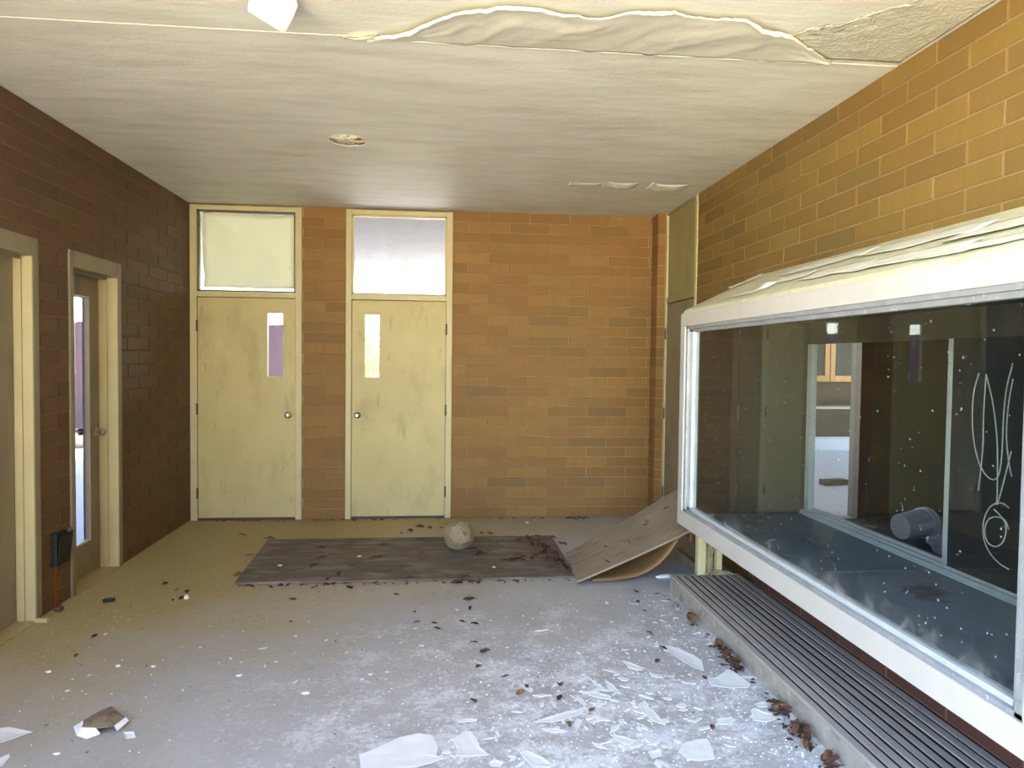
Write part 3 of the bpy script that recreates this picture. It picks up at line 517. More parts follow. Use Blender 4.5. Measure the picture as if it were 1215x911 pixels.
def left_door(name, fo, top, xr, label, glazed):
    o0, o1 = fo; i0, i1 = o0+0.055, o1-0.060; zt = top-0.108
    d = empty(name, (XL, (o0+o1)/2, 0), label=label, cat='door', kind='structure')
    xf = XL+0.010; xb = XL-0.24
    # front faces of the frame
    B(xb, xf, o0, i0, 0, top).build('jamb', 'taupe_frame', d, bevel=0.004)
    B(xb, xf, i1, o1, 0, top).build('jamb', 'taupe_frame', d, bevel=0.004)
    B(xb, xf, i0, i1, zt, top).build('frame_head', 'taupe_frame', d, bevel=0.004)
    # far reveal in two stepped strips, cream
    xm = (xr+XL)/2-0.003
    B(xm+0.002, xf-0.004, i1-0.008, i1+0.002, 0, zt-0.001).build('jamb_lining', 'cream_frame', d, bevel=0.002)
    B(xr, xm-0.002, i1-0.010, i1+0.002, 0, zt-0.001).build('jamb_lining', 'cream_frame', d, bevel=0.002)
    B(xr+0.02, xm, i0, i1-0.010, zt-0.018, zt).build('door_stop', 'taupe_frame', d)
    B(xb, XL+0.02, i0, i1, -0.001, 0.006).build('threshold', 'floor', d)
    z0, z1 = 0.012, zt-0.004
    if glazed:
        l0, l1, a, b = i0+0.10, 5.452, 0.245, 2.005
        leaf = MB().box(xr-0.045, xr, i0+0.003, l0, z0, z1).box(xr-0.045, xr, l1, i1-0.012, z0, z1).box(xr-0.045, xr, l0, l1, z0, a).box(xr-0.045, xr, l0, l1, b, z1).build('leaf', 'taupe', d)
        for q in ((l0, l0+0.014, a, b), (l1-0.014, l1, a, b), (l0, l1, a, a+0.014), (l0, l1, b-0.014, b)):
            B(xr-0.03, xr+0.006, *q).build('glazing_bead', 'alu_light', leaf, bevel=0.002)
        B(xr-0.022, xr-0.017, l0+0.012, l1-0.012, a+0.012, b-0.012).build('pane', 'glass_hazy', leaf)
        knob(leaf, (xr, i1-0.075, 1.025), (1, 0, 0))
        knob(leaf, (xr-0.045, i1-0.075, 1.025), (-1, 0, 0))
    else:
        leaf = B(xr-0.045, xr, i0+0.003, i1-0.012, z0, z1).build('leaf', 'taupe', d)
        knob(leaf, (xr, i0+0.07, 1.025), (1, 0, 0))
    return d
left_door('door_3', (D3[0], D3[1]), D3[2], XL-0.126, 'narrow taupe glazed door recessed in the left brick wall', True)
left_door('door_4', (D4[0], D4[1]), D4[2], XL-0.098, 'plain taupe door at the left edge, recessed in the brick', False)

def corner_door():
    d = empty('door_5', (XR, 6.5, 0), label='olive flush door with solid panel above, in the right corner behind the display window', cat='door', kind='structure')
    y0, y1 = DR; x = XR-0.006; xb = XR+0.2
    B(x, xb, y0, y0+0.05, 0, H-0.004).build('jamb', 'cream_frame', d, bevel=0.003)
    B(x, xb, y1-0.05, y1, 0, H-0.004).build('jamb', 'cream_frame', d, bevel=0.003)
    B(x, xb, y0+0.05, y1-0.05, H-0.03, H-0.004).build('frame_head', 'olive', d, bevel=0.003)
    B(x+0.006, xb, y0+0.05, y1-0.05, 2.158, 2.215).build('transom_bar', 'olive', d, bevel=0.003)
    B(x+0.018, x+0.05, y0+0.05, y1-0.05, 2.215, H-0.03).build('transom_panel', 'olive', d, label='solid olive panel above the door')
    lf = B(x+0.012, x+0.055, y0+0.054, y1-0.054, 0.015, 2.150).build('leaf', 'taupe', d)
    for z in (0.3, 1.08, 1.86): hinge(d, x-0.003, y1-0.052, z)
    knob(lf, (x+0.012, y0+0.13, 1.02), (-1, 0, 0))
corner_door()

# ------------------------------------------------------------------ projecting display window
def display_window():
    w = empty('window_1', (XF, 3.3, 0.456), label='white framed display window box projecting from the right wall', cat='window', kind='structure')
    a, b = BY0, BY1
    zb0, zb1, zt0, zt1 = 0.456, 0.560, 1.832, 1.920
    B(XF, XF+0.035, a, b, zt0, zt1).build('fascia_board', 'white', w, bevel=0.004)
    B(XF, XF+0.035, a, b, zb0, zb1).build('fascia_board', 'white', w, bevel=0.004)
    B(XF, XF+0.035, b-0.085, b, zb1, zt0).build('fascia_board', 'white', w, bevel=0.004)
    B(XF, XF+0.035, a, a+0.105, zb1, zt0).build('fascia_board', 'white', w, bevel=0.004)
    # aluminium glazing frame, two steps
    ya, yb = a+0.105, b-0.085
    for q in ((ya, yb, zt0-0.020, zt0), (ya, yb, zb1, zb1+0.018), (yb-0.035, yb, zb1, zt0), (ya, ya+0.040, zb1, zt0)):
        B(XF+0.010, XF+0.05, *q).build('glazing_frame', 'alu', w, bevel=0.002)
    for q in ((ya, yb, zt0-0.042, zt0-0.020), (ya, yb, zb1+0.018, zb1+0.040), (yb-0.095, yb-0.035, zb1, zt0), (ya+0.04, ya+0.062, zb1, zt0)):
        B(XF+0.026, XF+0.07, *q).build('glazing_bead', 'alu' if q[3] == zt0-0.020 or q[0] == ya+0.04 else 'alu_light', w, bevel=0.002)
    B(XF+0.046, XF+0.052, ya+0.06, yb-0.09, zb1+0.036, zt0-0.040).build('pane', 'glass', w, label='large dusty glass pane')
    # box around the display space
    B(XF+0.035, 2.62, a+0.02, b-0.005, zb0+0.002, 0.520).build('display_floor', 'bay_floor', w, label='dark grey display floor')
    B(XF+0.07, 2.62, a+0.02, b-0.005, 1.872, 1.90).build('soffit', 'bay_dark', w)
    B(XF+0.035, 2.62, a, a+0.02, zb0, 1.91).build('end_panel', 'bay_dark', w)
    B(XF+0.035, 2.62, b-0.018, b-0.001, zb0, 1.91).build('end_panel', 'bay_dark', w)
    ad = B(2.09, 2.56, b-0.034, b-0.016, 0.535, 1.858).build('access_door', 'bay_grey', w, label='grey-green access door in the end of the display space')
    for z in (0.675, 1.235, 1.765): hinge(ad, 2.088, b-0.038, z)
    B(2.045, 2.085, b-0.030, b-0.016, 0.521, 1.870).build('door_trim', 'bay_grey', w)
    ck = [(XF+0.035, zb0+0.001), (XR-0.004, zb0+0.001), (XR-0.004, 2.150), (XF+0.035, 1.914)]
    MB().prism(ck, 1, a-0.012, a-0.0005).build('end_cheek', 'white', w, bevel=0.002)
    MB().prism(ck, 1, b-0.0005, b+0.008).build('end_cheek', 'white', w, bevel=0.002)
    # sloping top
    top = MB().prism([(XF, 1.915), (XF+0.02, 1.945), (XR+0.002, 2.200), (XR+0.002, 2.165), (XF+0.05, 1.915)], 1, a, b-0.03)
    sl_ = top.build('sloping_top', 'slope', w, label='sloping top with flaking cream paint')
    B(XR+0.0, XR+0.01, a, b-0.03, 2.10, 2.168).build('flashing', 'slope', w)
    # loose paint curling off the sloping top
    def up(t): return XF+0.02 + (XR-XF-0.02)*t, 1.947 + 0.255*t
    flakes = [(4.72, 4.86, 0.55, 0.99, 0.05), (3.55, 3.95, 0.30, 0.50, 0.016), (2.95, 3.5, 0.18, 0.42, 0.02), (2.3, 3.05, 0.10, 0.34, 0.028), (1.9, 2.6, 0.35, 0.62, 0.03), (2.5, 3.3, 0.52, 0.78, 0.014), (3.9, 4.3, 0.1, 0.22, 0.010), (1.95, 2.5, 0.05, 0.2, 0.02), (3.3, 4.2, 0.6, 0.85, 0.012)]
    for i, (y0, y1, t0, t1, lift) in enumerate(flakes):
        def fn(u, v, i=i, y0=y0, y1=y1, t0=t0, t1=t1, lift=lift):
            tw = 0.5 + 0.5*math.sin(math.pi*u)
            t = t0 + (t1-t0)*(0.5 + (v-0.5)*(0.35+0.65*tw)) + 0.04*mnoise.noise((u*5, i*3.3, 0))
            x, z = up(t)
            lf = 0.003 + 0.3*lift*(max(0, 0.55-v)*1.8)**2*(0.5+0.5*mnoise.noise((u*4, v*2, i*2.1))) + 0.008*mnoise.noise((u*6, v*5, i))**2
            return (x - 0.4*lf, y0 + (y1-y0)*u, z + lf)
        MB().sheet(fn, 14, 6, 0.0015).build('paint_flake', 'peel_edge', sl_, smooth=True)
    def blob(u, v):
        x, z = up(0.20 + 0.16*v); return (x, 3.86 + 0.13*u, z + 0.004 + 0.02*math.sin(math.pi*u)*math.sin(math.pi*v))
    MB().sheet(blob, 8, 6, 0.0015).build('paint_flake', 'chip', sl_, smooth=True)
display_window()

def rear_window():
    w = empty('window_2', (2.60, 3.3, 0.52), label='aluminium sliding window at the back of the display space, left half open', cat='window', kind='structure')
    a, b = BY0+0.02, BY1-0.02; x = 2.60
    B(x, x+0.06, a, b, 1.722, 1.872).build('header', 'bay_grey', w)
    for k in range(3): B(x-0.035+k*0.030, x-0.015+k*0.030, a, b, 0.520, 0.548+0.012*k).build('track_rail', 'alu_light', w, bevel=0.002)
    B(x-0.04, x+0.075, a, b, 0.516, 0.530).build('track_base', 'alu_light', w)
    B(x-0.005, x+0.035, 4.800, 4.862, 0.56, 1.722).build('stile', 'alu_light', w, bevel=0.002)
    B(x-0.010, x+0.02, 3.405, 3.440, 0.56, 1.722).build('stile', 'alu_light', w, bevel=0.002)
    pn = B(x-0.008, x+0.006, a, 3.405, 0.56, 1.722).build('dark_panel', 'black', w, label='black panel with pale scrawled loops')
    for s in STROKES:
        pts = []
        for i in range(len(s)-1):          # smooth the stroke
            p0, p1, p2, p3 = s[max(i-1, 0)], s[i], s[i+1], s[min(i+2, len(s)-1)]
            for k in range(4):
                t = k/4
                pts.append(tuple(0.5*((2*p1[c]) + (-p0[c]+p2[c])*t + (2*p0[c]-5*p1[c]+4*p2[c]-p3[c])*t*t + (-p0[c]+3*p1[c]-3*p2[c]+p3[c])*t**3) for c in (0, 1)))
        pts.append(s[-1])
        MB().tube([(x-0.0085, p[0], p[1]) for p in pts], 0.0032, 5).build('scrawl_stroke', 'chalk', pn)
rear_window()

# ------------------------------------------------------------------ ceiling damage
def lerp_list(pts, x):
    if x <= pts[0][0]: return pts[0][1]
    for (a, b), (c, d) in zip(pts, pts[1:]):
        if x <= c: return b + (d-b)*(x-a)/(c-a)
    return pts[-1][1]
TORN = [(-0.34, 3.36), (-0.128, 3.228), (-0.017, 3.099), (0.07, 3.037), (0.257, 2.978), (0.396, 2.975), (0.619, 3.034), (0.812, 2.944), (0.949, 2.927), (1.109, 2.972), (1.252, 2.962), (1.544, 3.098), (1.85, 3.30)]
SEAM = 3.372
def torn_y(x): return lerp_list(TORN, x) + 0.020*mnoise.noise((x*9, 1.7, 0)) + 0.014*mnoise.noise((x*31, 4.1, 0)) + 0.006*mnoise.noise((x*80, 8.1, 0))
def sag(x, v):
    s_ = 0.5 + 0.5*math.sin(9*x - 5*v + 2.2*mnoise.noise((x*2, v*2, 0)))
    w = 0.5 + 0.5*math.sin(21*x - 9*v + 3*mnoise.noise((x*3, v, 2)))
    return 0.006 + 0.014*math.sin(math.pi*min(1, v*0.8+0.05))*(0.4+0.6*s_) + 0.010*w**5*(0.3+0.7*v)*(1-v*v) + 0.010*v*v + 0.006*mnoise.noise((x*7, 3.3, 0))*v
def peel(u, v):
    x = -0.34 + 2.19*u; yt = torn_y(x)
    return (x, SEAM + (yt-SEAM)*v, H - sag(x, v) - 0.004*mnoise.noise((x*14, v*9, 5)))
MB().sheet(peel, 150, 18, -0.0015).build('peeling_paint', 'peel', ceil_o, smooth=True, label='wrinkled sheet of loose paint sagging from the ceiling')
def peel_edge(u, v):
    x = -0.30 + 2.10*u; yt = torn_y(x); wd = 0.004 + 0.013*max(0, mnoise.noise((x*3.1, 7.7, 0)) + 0.25) + 0.005*mnoise.noise((x*25, 2.7, 0))
    a = math.pi*0.9*v
    return (x, yt - wd*math.sin(a)*0.8, H - sag(x, 1.0) - wd*(1-math.cos(a))*0.7)
MB().sheet(peel_edge, 160, 6, 0.0012).build('torn_edge', 'peel_edge', ceil_o, smooth=True, label='curled bright edge of the torn ceiling paint')
def rough(u, v):
    x = 1.50 + 0.70*u; y = 3.32 - (0.16 + 0.75*u + 0.10*mnoise.noise((u*5, 3.1, 0)) + 0.05*mnoise.noise((u*17, 1.1, 0)))*v
    x += (0.06*mnoise.noise((v*5, 9.1, 0)) + 0.03*mnoise.noise((v*19, 2.1, 0)))*(1-u)
    return (x, y, H - 0.003 - 0.006*max(0, mnoise.noise((x*12, y*12, 0))) - 0.003*mnoise.noise((x*40, y*40, 0)))
MB().sheet(rough, 40, 40, -0.002).build('bare_plaster', 'plaster', ceil_o, smooth=True, label='rough bare plaster where paint has fallen')
B(XL, XR, SEAM-0.003, SEAM+0.003, H-0.0025, H+0.001).build('panel_seam', 'peel_edge', ceil_o)
B(-0.36, 1.80, SEAM-0.002, SEAM+0.008, H-0.012, H+0.001).build('panel_seam', 'peel', ceil_o)
def hang(u, v):
    low = lerp_list([(0, 0.075), (0.25, 0.10), (0.72, 0.150), (0.86, 0.10), (1, 0.045)], u)
    return (-0.765 + 0.175*u - 0.02*v*(0.5-u), 3.045 - 0.03*math.sin(2.4*v) + 0.012*math.sin(3*u), H - low*v + 0.0)
MB().sheet(hang, 12, 8, 0.0015).build('paint_flap', 'peel_edge', ceil_o, smooth=True, label='pale flap of paint hanging down from the ceiling')
def flap2(u, v):
    return (-0.445 + 0.16*u, 3.40 - 0.06*u - 0.05*v*(1-0.4*u), H - 0.004 - 0.026*v*(0.4+0.6*math.sin(math.pi*u)) )
MB().sheet(flap2, 10, 6, 0.0015).build('paint_flap', 'peel_edge', ceil_o, smooth=True, label='small curled flap of paint beside the ceiling seam')
for (x0, x1, y0, y1, k) in ((1.36, 1.62, 5.80, 5.98, 0.022), (1.72, 2.05, 5.78, 6.02, 0.030), (1.05, 1.32, 5.86, 5.98, 0.008)):
    def bl(u, v, x0=x0, x1=x1, y0=y0, y1=y1, k=k):
        w = max(0.0, math.sin(math.pi*u))*max(0.0, math.sin(math.pi*v))
        return (x0+(x1-x0)*u, y0+(y1-y0)*(v + 0.25*math.sin(3*u)), H - 0.001 - k*w*(1+0.7*mnoise.noise((u*4, v*4, x0))))
    MB().sheet(bl, 14, 10, -0.001).build('paint_blister', 'peel', ceil_o, smooth=True)

rl = empty('recessed_light', (hx, hy, H), label='rust-stained empty recessed light hole in the ceiling', cat='light fitting')
n_ = 32
MB().rings([[(hx+r*math.cos(2*math.pi*i/n_), hy+r*math.sin(2*math.pi*i/n_), z) for i in range(n_)] for r, z in ((0.127, H+0.001), (0.124, H+0.10), (0.105, H+0.19), (0.02, H+0.20))], cap=True).build('can', 'can', rl, smooth=True)
MB().rings([[(hx+r*math.cos(2*math.pi*i/n_), hy+r*math.sin(2*math.pi*i/n_), z) for i in range(n_)] for r, z in ((0.128, H+0.004), (0.128, H-0.003), (0.121, H-0.003), (0.121, H+0.004))], close=True).build('rim', 'peel_edge', rl)

# ------------------------------------------------------------------ slatted duckboard along the display window
bench = empty('slatted_platform', (1.86, 2.9, 0), label='long low platform of grey weathered wooden slats under the display window', cat='platform')
BN, BF = 0.95, 4.825
B(1.602, 1.640, BN, BF-0.015, 0, 0.092).build('curb', 'concrete', bench, bevel=0.004, label='pale concrete curb along the front')
B(1.63, 2.112, BF-0.022, BF, 0.02, 0.100).build('end_board', 'wood_grey', bench, bevel=0.003)
for y in (1.3, 2.2, 3.1, 4.0, 4.7): B(1.64, 2.11, y-0.03, y+0.03, 0.0, 0.045).build('batten', 'wood_grey', bench)
ns = 10; pitch_ = (2.114-1.606)/ns
for i in range(ns):
    x0 = 1.606 + i*pitch_; w_ = pitch_ - 0.0155
    zt = 0.108 + rnd.uniform(-0.003, 0.003); ye = BF - 0.002 - rnd.uniform(0, 0.02)
    if i == 2:                       # this slat is broken into two lengths
        B(x0, x0+w_, BN, 4.30, 0.045, zt).build('slat', 'wood_grey', bench, bevel=0.003)
        B(x0+0.004, x0+w_+0.003, 4.315, ye, 0.045, zt-0.004).build('slat', 'wood_grey', bench, bevel=0.003)
    else:
        B(x0, x0+w_, BN, ye, 0.045, zt).build('slat', 'wood_grey', bench, bevel=0.003)

dirt = MB()  # black strips added to paint the shade between the slats
for i in range(ns-1):
    x0 = 1.606 + (i+1)*pitch_ - 0.019; dirt.box(x0-0.001, x0+0.020, BN, BF-0.03, 0.046, 0.1035)
MT['gap_black'] = plain('gap_shade_black', (0.020, 0.017, 0.014), (0.012, 0.010, 0.008), 30, 0.95)
dirt.build('gap_shade', 'gap_black', bench, kind='stuff', label='black strips standing for the shade in the gaps between the slats')

# framing under the far end of the display window
pt = B(1.800, 1.858, 4.800, 4.858, 0.0, 0.454).build('support_post', 'cream_frame', origin=(1.83, 4.83, 0), bevel=0.004, label='short cream post under the far corner of the display window', cat='post')
B(1.935, 1.975, 4.800, 4.850, 0.0, 0.454).build('support_board', 'cream_frame', origin=(1.955, 4.825, 0), bevel=0.003, label='narrow cream board beside the post under the display window', cat='board')
sb = MB()
for i in range(26):
    x = rnd.uniform(1.870, 1.922); y = rnd.uniform(4.845, 4.862); top = rnd.uniform(0.18, 0.42); path = []
    for k in range(7):
        t = k/6; path.append((min(1.926, max(1.866, x + 0.02*math.sin(3*t+i) + rnd.uniform(-0.008, 0.008))), y + rnd.uniform(-0.01, 0.01) - 0.008*(1-t), 0.006 + top*t))
    sb.tube(path, 0.004, 5)
for i in range(12):
    x = rnd.uniform(1.87, 1.99); a = rnd.uniform(-0.6, 0.6); L = 0.06
    sb.tube([(x-L*math.cos(a)*0.5, 4.775+rnd.uniform(-0.03, 0.02), 0.115), (x, 4.78, 0.125+rnd.uniform(0, .03)), (x+L*math.cos(a), 4.775+L*math.sin(a)*0.4, 0.116)], 0.004, 5)
sb.build('shredded_straw', 'strand', origin=(1.9, 4.82, 0), kind='stuff', label='bundle of shredded straw strands hanging beside the cream post', cat='straw')
B(1.92, 1.97, 4.95, 5.65, 0.0, 0.07).build('timber_rail', 'ply_lean', origin=(1.945, 5.3, 0), bevel=0.003, label='timber rail lying on the floor beneath the leaning plywood', cat='timber')

# ------------------------------------------------------------------ plywood, veneer, rock
def flatsheet(u, v):
    x = -1.44 + 2.45*u + 0.03*(1-v)*(1-u) - 0.02*v*(1-u); y = 5.12 + 1.215*v + 0.012*mnoise.noise((u*9, 3, 0))*(1 if v < 0.05 else 0)
    return (x, y, 0.0125 + 0.004*mnoise.noise((u*3, v*2, 1)) + 0.003*mnoise.noise((u*9, v*6, 1)) + 0.003)
MB().sheet(flatsheet, 40, 16, 0.0125).build('plywood_sheet', 'ply_floor', origin=(-0.2, 5.7, 0), label='dark rotting plywood sheet lying flat on the floor before the doors', cat='plywood')
def lean(u, v):     # u up the slope, v from near edge to far edge
    a = Vector((0.977, 4.960, 0.028)).lerp(Vector((1.036, 5.700, 0.030)), v)
    b = Vector((2.185, 4.955, 0.575)).lerp(Vector((2.185, 5.710, 0.690)), v)
    p = a.lerp(b, u); p.z -= 0.018*math.sin(math.pi*u)
    if u == 0: p.x += 0.02*mnoise.noise((v*8, 2, 0))
    return p
MB().sheet(lean, 30, 14, 0.014).build('leaning_plywood', 'ply_lean', origin=(1.0, 5.3, 0), label='weathered brown plywood sheet leaning against the wall beside the display window', cat='plywood')
PR = [(1.10, 0.020), (1.25, 0.026), (1.40, 0.042), (1.50, 0.078), (1.59, 0.135), (1.665, 0.215), (1.715, 0.290), (1.735, 0.325)]
def ven(u, v):
    t = u*(len(PR)-1); i = min(int(t), len(PR)-2); k = t-i
    return (PR[i][0]+(PR[i+1][0]-PR[i][0])*k, 4.985 + 0.45*v + 0.02*u, PR[i][1]+(PR[i+1][1]-PR[i][1])*k)
MB().sheet(ven, 28, 6, 0.004).build('curved_veneer', 'veneer', origin=(1.4, 5.2, 0), smooth=True, label='bent orange-brown veneer curling under the leaning plywood', cat='veneer')

def rock():
    bm = bmesh.new(); bmesh.ops.create_icosphere(bm, subdivisions=4, radius=1.0)
    dirs = [Vector((rnd.gauss(0,1), rnd.gauss(0,1), rnd.gauss(0,1))).normalized() for _ in range(30)]
    for v in bm.verts:
        d = v.co.normalized(); r = 1.12
        for q in dirs:
            c = d.dot(q)
            if c > 0.3: r = min(r, 0.97/c)
        r *= 1 + 0.02*mnoise.noise(d*3) + 0.02*mnoise.noise(d*11) + 0.02*mnoise.noise(d*25)
        v.co = Vector((d.x*r*0.122, d.y*r*0.115, d.z*r*0.112))
    zmin = min(v.co.z for v in bm.verts)
    for v in bm.verts: v.co.z -= zmin
    me = bpy.data.meshes.new('rock'); bm.to_mesh(me); bm.free(); me.materials.append(MT['rock'])
    o = bpy.data.objects.new('rock', me); COL.objects.link(o); o.location = (0.163, 5.88, 0.019)
    tag(o, 'round tan boulder sitting on the flat plywood sheet', 'rock')
rock()

# ------------------------------------------------------------------ paint chips
def chip(poly, name, label, group=None, lift=0.0, th=0.0022, curl=0.006):
    cx = sum(p[0] for p in poly)/len(poly); cy = sum(p[1] for p in poly)/len(poly)
    top = []; bot = []; n = len(poly)
    R_ = max(math.hypot(p[0]-cx, p[1]-cy) for p in poly)
    ring = []
    for fr in (1.0, 0.5):
        for p in poly:
            x, y = cx+(p[0]-cx)*fr, cy+(p[1]-cy)*fr
            z = lift + th + curl*(fr**2)*(0.5+0.5*mnoise.noise((x*14, y*14, cx*5))) 
            ring.append((x, y, z))
    ring.append((cx, cy, lift+th+0.001))
    N = len(ring); vs = ring + [(x, y, z-th) for x, y, z in ring]; fs = []
    for i in range(n):
        j = (i+1) % n
        fs += [(i, j, n+j, n+i), (n+i, n+j, 2*n), (N+n+i, N+n+j, N+j, N+i), (N+2*n, N+n+j, N+n+i), (i, N+i, N+j, j)]
    return MB().add(vs, fs).build(name, 'chip', origin=(cx, cy, 0), label=label, cat='paint chip', group=group)
SPECIAL = {0: 'largest flat white paint chip, at the bottom edge left of centre',
    1: 'jagged white paint chip just right of the largest chip', 2: 'thin white paint sliver above the jagged chip at the bottom centre',
    3: 'long pointed white paint sliver crossing the middle of the chip litter', 6: 'white wedge of paint at the bottom edge between the jagged chip and the chip heap',
    16: 'long lens-shaped white paint chip nearest the leaning plywood', 17: 'broad white paint chip with a rounded peak beside the leaf pile',
    18: 'bright pointed white paint chip close to the platform curb', 19: 'slim oval white paint chip just above the bright pointed one',
    20: 'small blunt white paint chip left of the bright pointed one', 21: 'squarish white paint chip at the bottom edge before the platform',
    25: 'white paint piece cut off by the left edge of the picture', 26: 'small white paint scrap in the bottom left corner',
    27: 'small white scrap beside the torn brown-backed piece', 14: 'thin white paint sliver lying left of the lens-shaped chip', 12: 'slanting pale paint chip at the right end of the chip heap'}
for i, poly in enumerate(CHIPS[:28]):
    if i in (22, 23, 24): continue
    if i in SPECIAL: chip(poly, 'paint_chip', SPECIAL[i], curl=0.010 if i in (0, 16, 17, 25) else 0.006, lift=0.002 if i in (16, 17) else 0)
    else: chip(poly, 'paint_chip', 'white paint shard in the heap near the bottom centre right', 'paint shards in the heap', lift=0.001*(i % 4))

def torn_piece():
    q = CHIPS[28]; cx, cy = -1.425, 3.2
    t = empty('torn_paint_piece', (cx, cy, 0), label='torn brown-backed plaster piece with curled white edges on the left floor', cat='debris')
    top = [(-1.500, 3.185), (-1.476, 3.285), (-1.455, 3.345), (-1.390, 3.252), (-1.335, 3.200), (-1.352, 3.128), (-1.420, 3.118), (-1.478, 3.124)]
    hz = [0.030, 0.022, 0.012, 0.030, 0.030, 0.030, 0.028, 0.030]
    n = len(top); c = (-1.42, 3.2, 0.040)
    vs = [(p[0], p[1], h) for p, h in zip(top, hz)] + [c] + [(p[0], p[1], h-0.004) for p, h in zip(top, hz)] + [(c[0], c[1], c[2]-0.004)]
    fs = [(i, (i+1) % n, n) for i in range(n)] + [(n+1+(i+1) % n, n+1+i, 2*n+1) for i in range(n)] + [(i, n+1+i, n+1+(i+1) % n, (i+1) % n) for i in range(n)]
    MB().add(vs, fs).build('brown_face', 'chip_back', t)
    for pts in ([(-1.500, 3.185, .030), (-1.478, 3.124, .030), (-1.490, 3.105, .006), (-1.535, 3.172, .010)],
                [(-1.478, 3.124, .030), (-1.420, 3.118, .028), (-1.395, 3.100, .012), (-1.440, 3.082, .003), (-1.490, 3.105, .006)],
                [(-1.352, 3.128, .030), (-1.335, 3.200, .030), (-1.318, 3.190, .020), (-1.335, 3.118, .012)]):
        k = len(pts); MB().add(pts + [(x, y, z-0.0025) for x, y, z in pts], [tuple(range(k)), tuple(range(2*k-1, k-1, -1))] + [(i, k+i, k+(i+1) % k, (i+1) % k) for i in range(k)]).build('curled_edge', 'chip', t)
torn_piece()

def small_chip_mesh(k):
    r_ = random.Random(k); n = r_.randint(4, 6); pts = []
    st = r_.uniform(1.0, 2.6)
    for i in range(n):
        a = 2*math.pi*i/n + r_.uniform(-0.35, 0.35); r = r_.uniform(0.6, 1.0)
        pts.append((math.cos(a)*r*0.014*st, math.sin(a)*r*0.014/st*1.4))
    return MB().prism(pts, 2, 0.0, 0.002)
small = []
for k in range(10):
    me = bpy.data.meshes.new('paint_fragment'); mb = small_chip_mesh(k); me.from_pydata(mb.v, [], mb.f)
    bm = bmesh.new(); bm.from_mesh(me); bmesh.ops.recalc_face_normals(bm, faces=bm.faces); bm.to_mesh(me); bm.free()
    me.materials.append(MT['chip']); small.append(me)
def scatter(n, fn, smin, smax, label, group):
    for i in range(n):
        x, y = fn()
        o = bpy.data.objects.new('paint_fragment', rnd.choice(small)); COL.objects.link(o)
        o.location = (x, y, 0.0004); o.rotation_euler = (rnd.uniform(-.06, .06), rnd.uniform(-.06, .06), rnd.uniform(0, 6.28))
        s_ = rnd.uniform(smin, smax); o.scale = (s_, s_, 1)
        tag(o, label, 'paint chip', group)
scatter(95, lambda: (min(1.57, max(0.36, rnd.gauss(0.85, 0.30))), max(2.55, rnd.gauss(3.10, 0.26))), 0.7, 1.9, 'small white paint fragment in the heap of shards near the bottom centre right', 'fragments in the shard heap')
scatter(40, lambda: (rnd.uniform(1.0, 1.57), rnd.uniform(3.45, 4.6)), 0.5, 1.3, 'small white paint fragment on the floor beside the platform, towards its far end', 'fragments beside the platform')
scatter(40, lambda: (rnd.uniform(-1.9, 0.9), rnd.uniform(3.5, 4.6)), 0.4, 0.9, 'tiny white paint fragment on the open middle of the concrete floor', 'fragments on the open floor')
scatter(14, lambda: (rnd.uniform(0.0, 0.34), rnd.uniform(2.7, 3.1)), 0.6, 1.3, 'small white paint fragment around the jagged chip at the bottom centre', 'fragments round the jagged chip')
cr = MB()
for i in range(1900):
    if i < 1100: x, y = rnd.gauss(0.75, 0.55), rnd.gauss(3.05, 0.5)
    elif i < 1500: x, y = rnd.gauss(1.45, 0.12), rnd.uniform(2.5, 4.75)
    else: x, y = rnd.uniform(-2.2, 1.55), rnd.uniform(2.5, 6.0)
    if not (-2.3 < x < 1.585 and 2.4 < y < 7.0): continue
    if y > 5.08 and x > -1.5: continue
    r = rnd.uniform(0.002, 0.0065); a = rnd.uniform(0, 6.28)
    p = [(x+r*math.cos(a+k*2.1), y+r*math.sin(a+k*2.1)*rnd.uniform(.5, 1), 0.0) for k in range(3)] + [(x, y, r*0.6)]
    cr.add(p, [(0,1,3), (1,2,3), (2,0,3), (2,1,0)])
cr.build('paint_crumbs', 'chip', kind='stuff', label='fine white paint crumbs sprinkled over the concrete floor', cat='debris')

# ------------------------------------------------------------------ dead leaves
def leaf_mesh(k):
    r_ = random.Random(100+k); L, W = 0.5, r_.uniform(0.16, 0.27); c1, c2 = r_.uniform(0.1, 0.5), r_.uniform(-0.2, 0.3); ph = r_.uniform(0, 6)
    def fn(u, v):
        w = W*math.sin(math.pi*min(1, u*0.93+0.05))**0.7*(1+0.18*math.sin(19*u+ph))
        s_ = (v-0.5)*2
        return ((u-0.5)*2*L, s_*w, 0.03 + c1*abs(s_)**1.5*w*1.3 + c2*(u-0.5)**2*0.8 + 0.04*math.sin(7*u+ph))
    mb = MB().sheet(fn, 7, 4, 0.012)
    zmin = min(v[2] for v in mb.v); mb.v = [(x, y, z-zmin) for x, y, z in mb.v]
    mb.tube([(L*0.98, 0, 0.03), (L*1.25, 0.03, 0.02), (L*1.45, 0.0, 0.015)], 0.014, 4)
    me = bpy.data.meshes.new('dead_leaf'); me.from_pydata(mb.v, [], mb.f); me.materials.append(MT['leaf'])
    for p in me.polygons: p.use_smooth = True
    return me
LM = [leaf_mesh(k) for k in range(6)]
def put_leaf(x, y, z, s, label, group, tilt=0.25):
    o = bpy.data.objects.new('dead_leaf', rnd.choice(LM)); COL.objects.link(o)
    o.location = (x, y, z); o.scale = (s, s, s*rnd.uniform(0.6, 1.3)); o.rotation_euler = (rnd.uniform(-tilt, tilt), rnd.uniform(-tilt, tilt), rnd.uniform(0, 6.28))
    tag(o, label, 'leaf', group)
